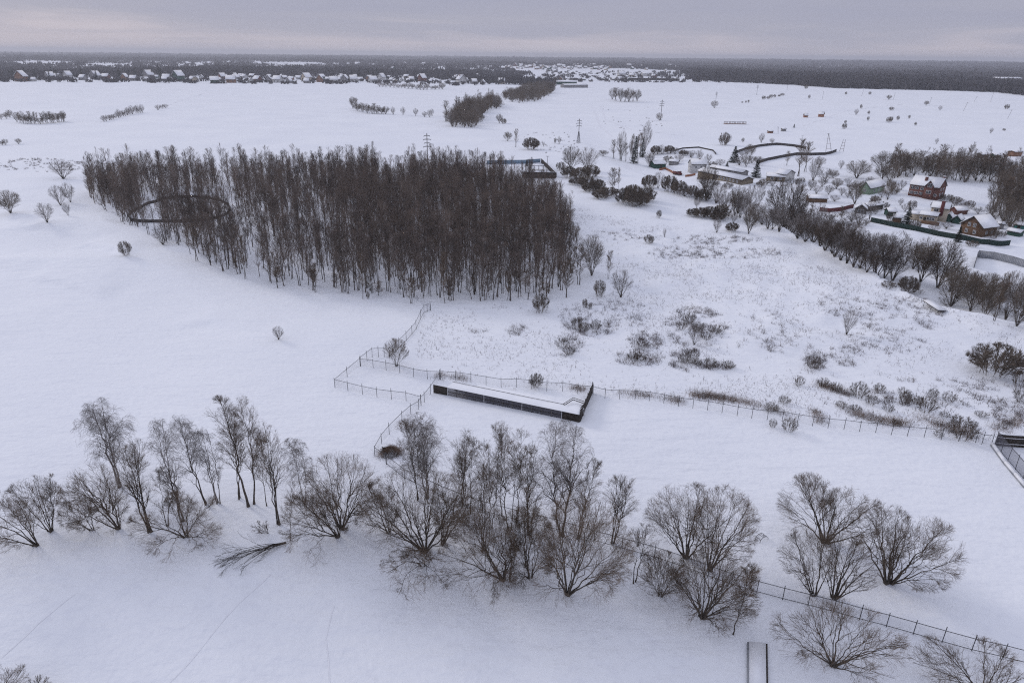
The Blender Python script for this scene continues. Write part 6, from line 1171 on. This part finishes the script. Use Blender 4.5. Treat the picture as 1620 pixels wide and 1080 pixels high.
def horizon():
    rng = np.random.default_rng(91)
    def band(poly, n, hm=(11, 18), dens=None):
        """random ground points under a picture polygon, evenly spread over the ground's rows in the picture"""
        A = np.array(poly, float); x = rng.uniform(A[:, 0].min(), A[:, 0].max(), n * 3); y = rng.uniform(A[:, 1].min(), A[:, 1].max(), n * 3); k = inpoly(x, y, poly); x, y = x[k][:n], y[k][:n]
        if dens is not None: k = rng.uniform(size=len(x)) < dens(x, y); x, y = x[k], y[k]
        return GV(x, y)
    P = band([(-60, 130), (200, 131), (420, 134), (600, 133), (720, 136), (800, 134), (800, 122), (600, 121), (400, 121), (200, 118), (-60, 120)], 520); far_crowns('village_woods', 'dark garden trees between the houses of the far village', P, rng.uniform(6, 13, len(P)), rng.uniform(8, 14, len(P)), 26, 'far_wood', rng)
    # the wood behind the village and its open snow gaps
    def gaps(x, y):
        g = np.ones_like(x)
        for gx, gy, rx, ry in ((60, 99, 60, 2.2), (170, 102.5, 40, 1.4), (455, 100.5, 60, 1.5), (320, 101, 16, 1.2), (1010, 119, 90, 5), (880, 121, 60, 4.5), (1000, 128, 130, 4), (1165, 136, 60, 3.0)): g *= np.where(((x - gx) / rx) ** 2 + ((y - gy - .6 * ry) / (ry * 1.7)) ** 2 < 1, .03, 1)
        return g
    P = band([(-80, 121), (300, 122), (500, 122), (640, 122), (800, 134), (870, 136), (900, 130), (820, 112), (700, 100), (400, 96), (-80, 99)], 4600, dens=gaps); far_crowns('woods_behind_village', 'dark mixed woods behind the far village', P, rng.uniform(12, 20, len(P)), rng.uniform(14, 24, len(P)), 14, 'far_wood', rng)
    P = band([(-80, 98), (400, 97), (800, 105), (960, 108), (1080, 112), (1160, 116), (1160, 101), (800, 94.5), (400, 91), (-80, 90)], 5200, dens=gaps); far_crowns('remote_forest', 'remote forest along the horizon above the village', P, rng.uniform(18, 26, len(P)), rng.uniform(40, 70, len(P)), 10, 'far_wood', rng)
    P = band([(1075, 126), (1260, 135), (1330, 140), (1480, 143), (1700, 150), (1700, 106), (1400, 103.5), (1160, 101), (1075, 105)], 7600, dens=lambda x, y: gaps(x, y) * np.where((x > 1440) & (x < 1600) & (y > 128) & (y < 140), .75, 1)); far_crowns('horizon_forest', 'wide dark forest beyond the field, up to the horizon', P, rng.uniform(14, 22, len(P)), rng.uniform(22, 44, len(P)), 13, 'far_wood', rng)
    P = band([(1576, 147), (1620, 152), (1700, 158), (1700, 140), (1600, 140)], 160); far_crowns('edge_wood', 'dark wood edge above the slope at the frame edge', P, rng.uniform(12, 18, len(P)), rng.uniform(12, 20, len(P)), 24, 'far_wood', rng)
    P = band([(860, 130), (1200, 132), (1200, 118), (860, 112)], 420); far_crowns('scattered_far_trees', 'loosely scattered trees between the far halls and the town', P, rng.uniform(8, 14, len(P)), rng.uniform(7, 14, len(P)), 18, 'far_wood', rng)
    # ridge forests so far off that only their rims show
    r = rng.uniform(7000, 13500, 9000); th = np.radians(rng.uniform(-46, 46, 9000)); x, y = r * np.sin(th), r * np.cos(th); P = np.stack([x, y, zf(x, y)], 1)
    far_crowns('ridge_forest', 'blue-grey forest ridges on the horizon', P, rng.uniform(20, 30, len(P)), rng.uniform(90, 160, len(P)), 8, 'far_wood', rng)
    # firs standing dark behind the first village houses
    for i in range(26):
        x = rng.uniform(10, 260) if i < 20 else rng.uniform(520, 660); put('F', x, rng.uniform(120, 127), rng.uniform(12, 20), rng.uniform(6, 9), 'dark fir towering among the first houses of the far village' if i < 20 else 'dark fir standing among the middle houses of the far village', group='firs of the far village' if i < 20 else 'firs by the middle village houses')
horizon()
# ---------------------------------------------------------------- the air: thin even haze over the whole landscape
def haze():
    zmin, zmax = -12.0, 95.0
    for o in SC.objects:
        if o.type == 'MESH' and o.get('kind') in ('structure', 'stuff') and len(o.data.vertices):
            z = np.empty(len(o.data.vertices) * 3, np.float32); o.data.vertices.foreach_get('co', z); z = z[2::3]; zmin = min(zmin, float(z.min())); zmax = max(zmax, float(z.max()))
    o = MB().box(-19600, 19600, -19600, 19600, zmin - 1, zmax + 4).obj('haze', 'snow'); tag(o, kind='stuff', label='thin cold winter haze over the whole landscape')
    m = bpy.data.materials.new('haze_air'); m.use_nodes = True; nt = m.node_tree; nt.nodes.clear()
    out = N(nt, 'ShaderNodeOutputMaterial'); v = N(nt, 'ShaderNodeVolumePrincipled'); v.inputs['Color'].default_value = (0.90, 0.92, 1.0, 1); v.inputs['Density'].default_value = 1.25e-4; v.inputs['Anisotropy'].default_value = 0.2
    nt.links.new(v.outputs[0], out.inputs['Volume']); o.data.materials.clear(); o.data.materials.append(m); print('haze', zmin, zmax)
haze()
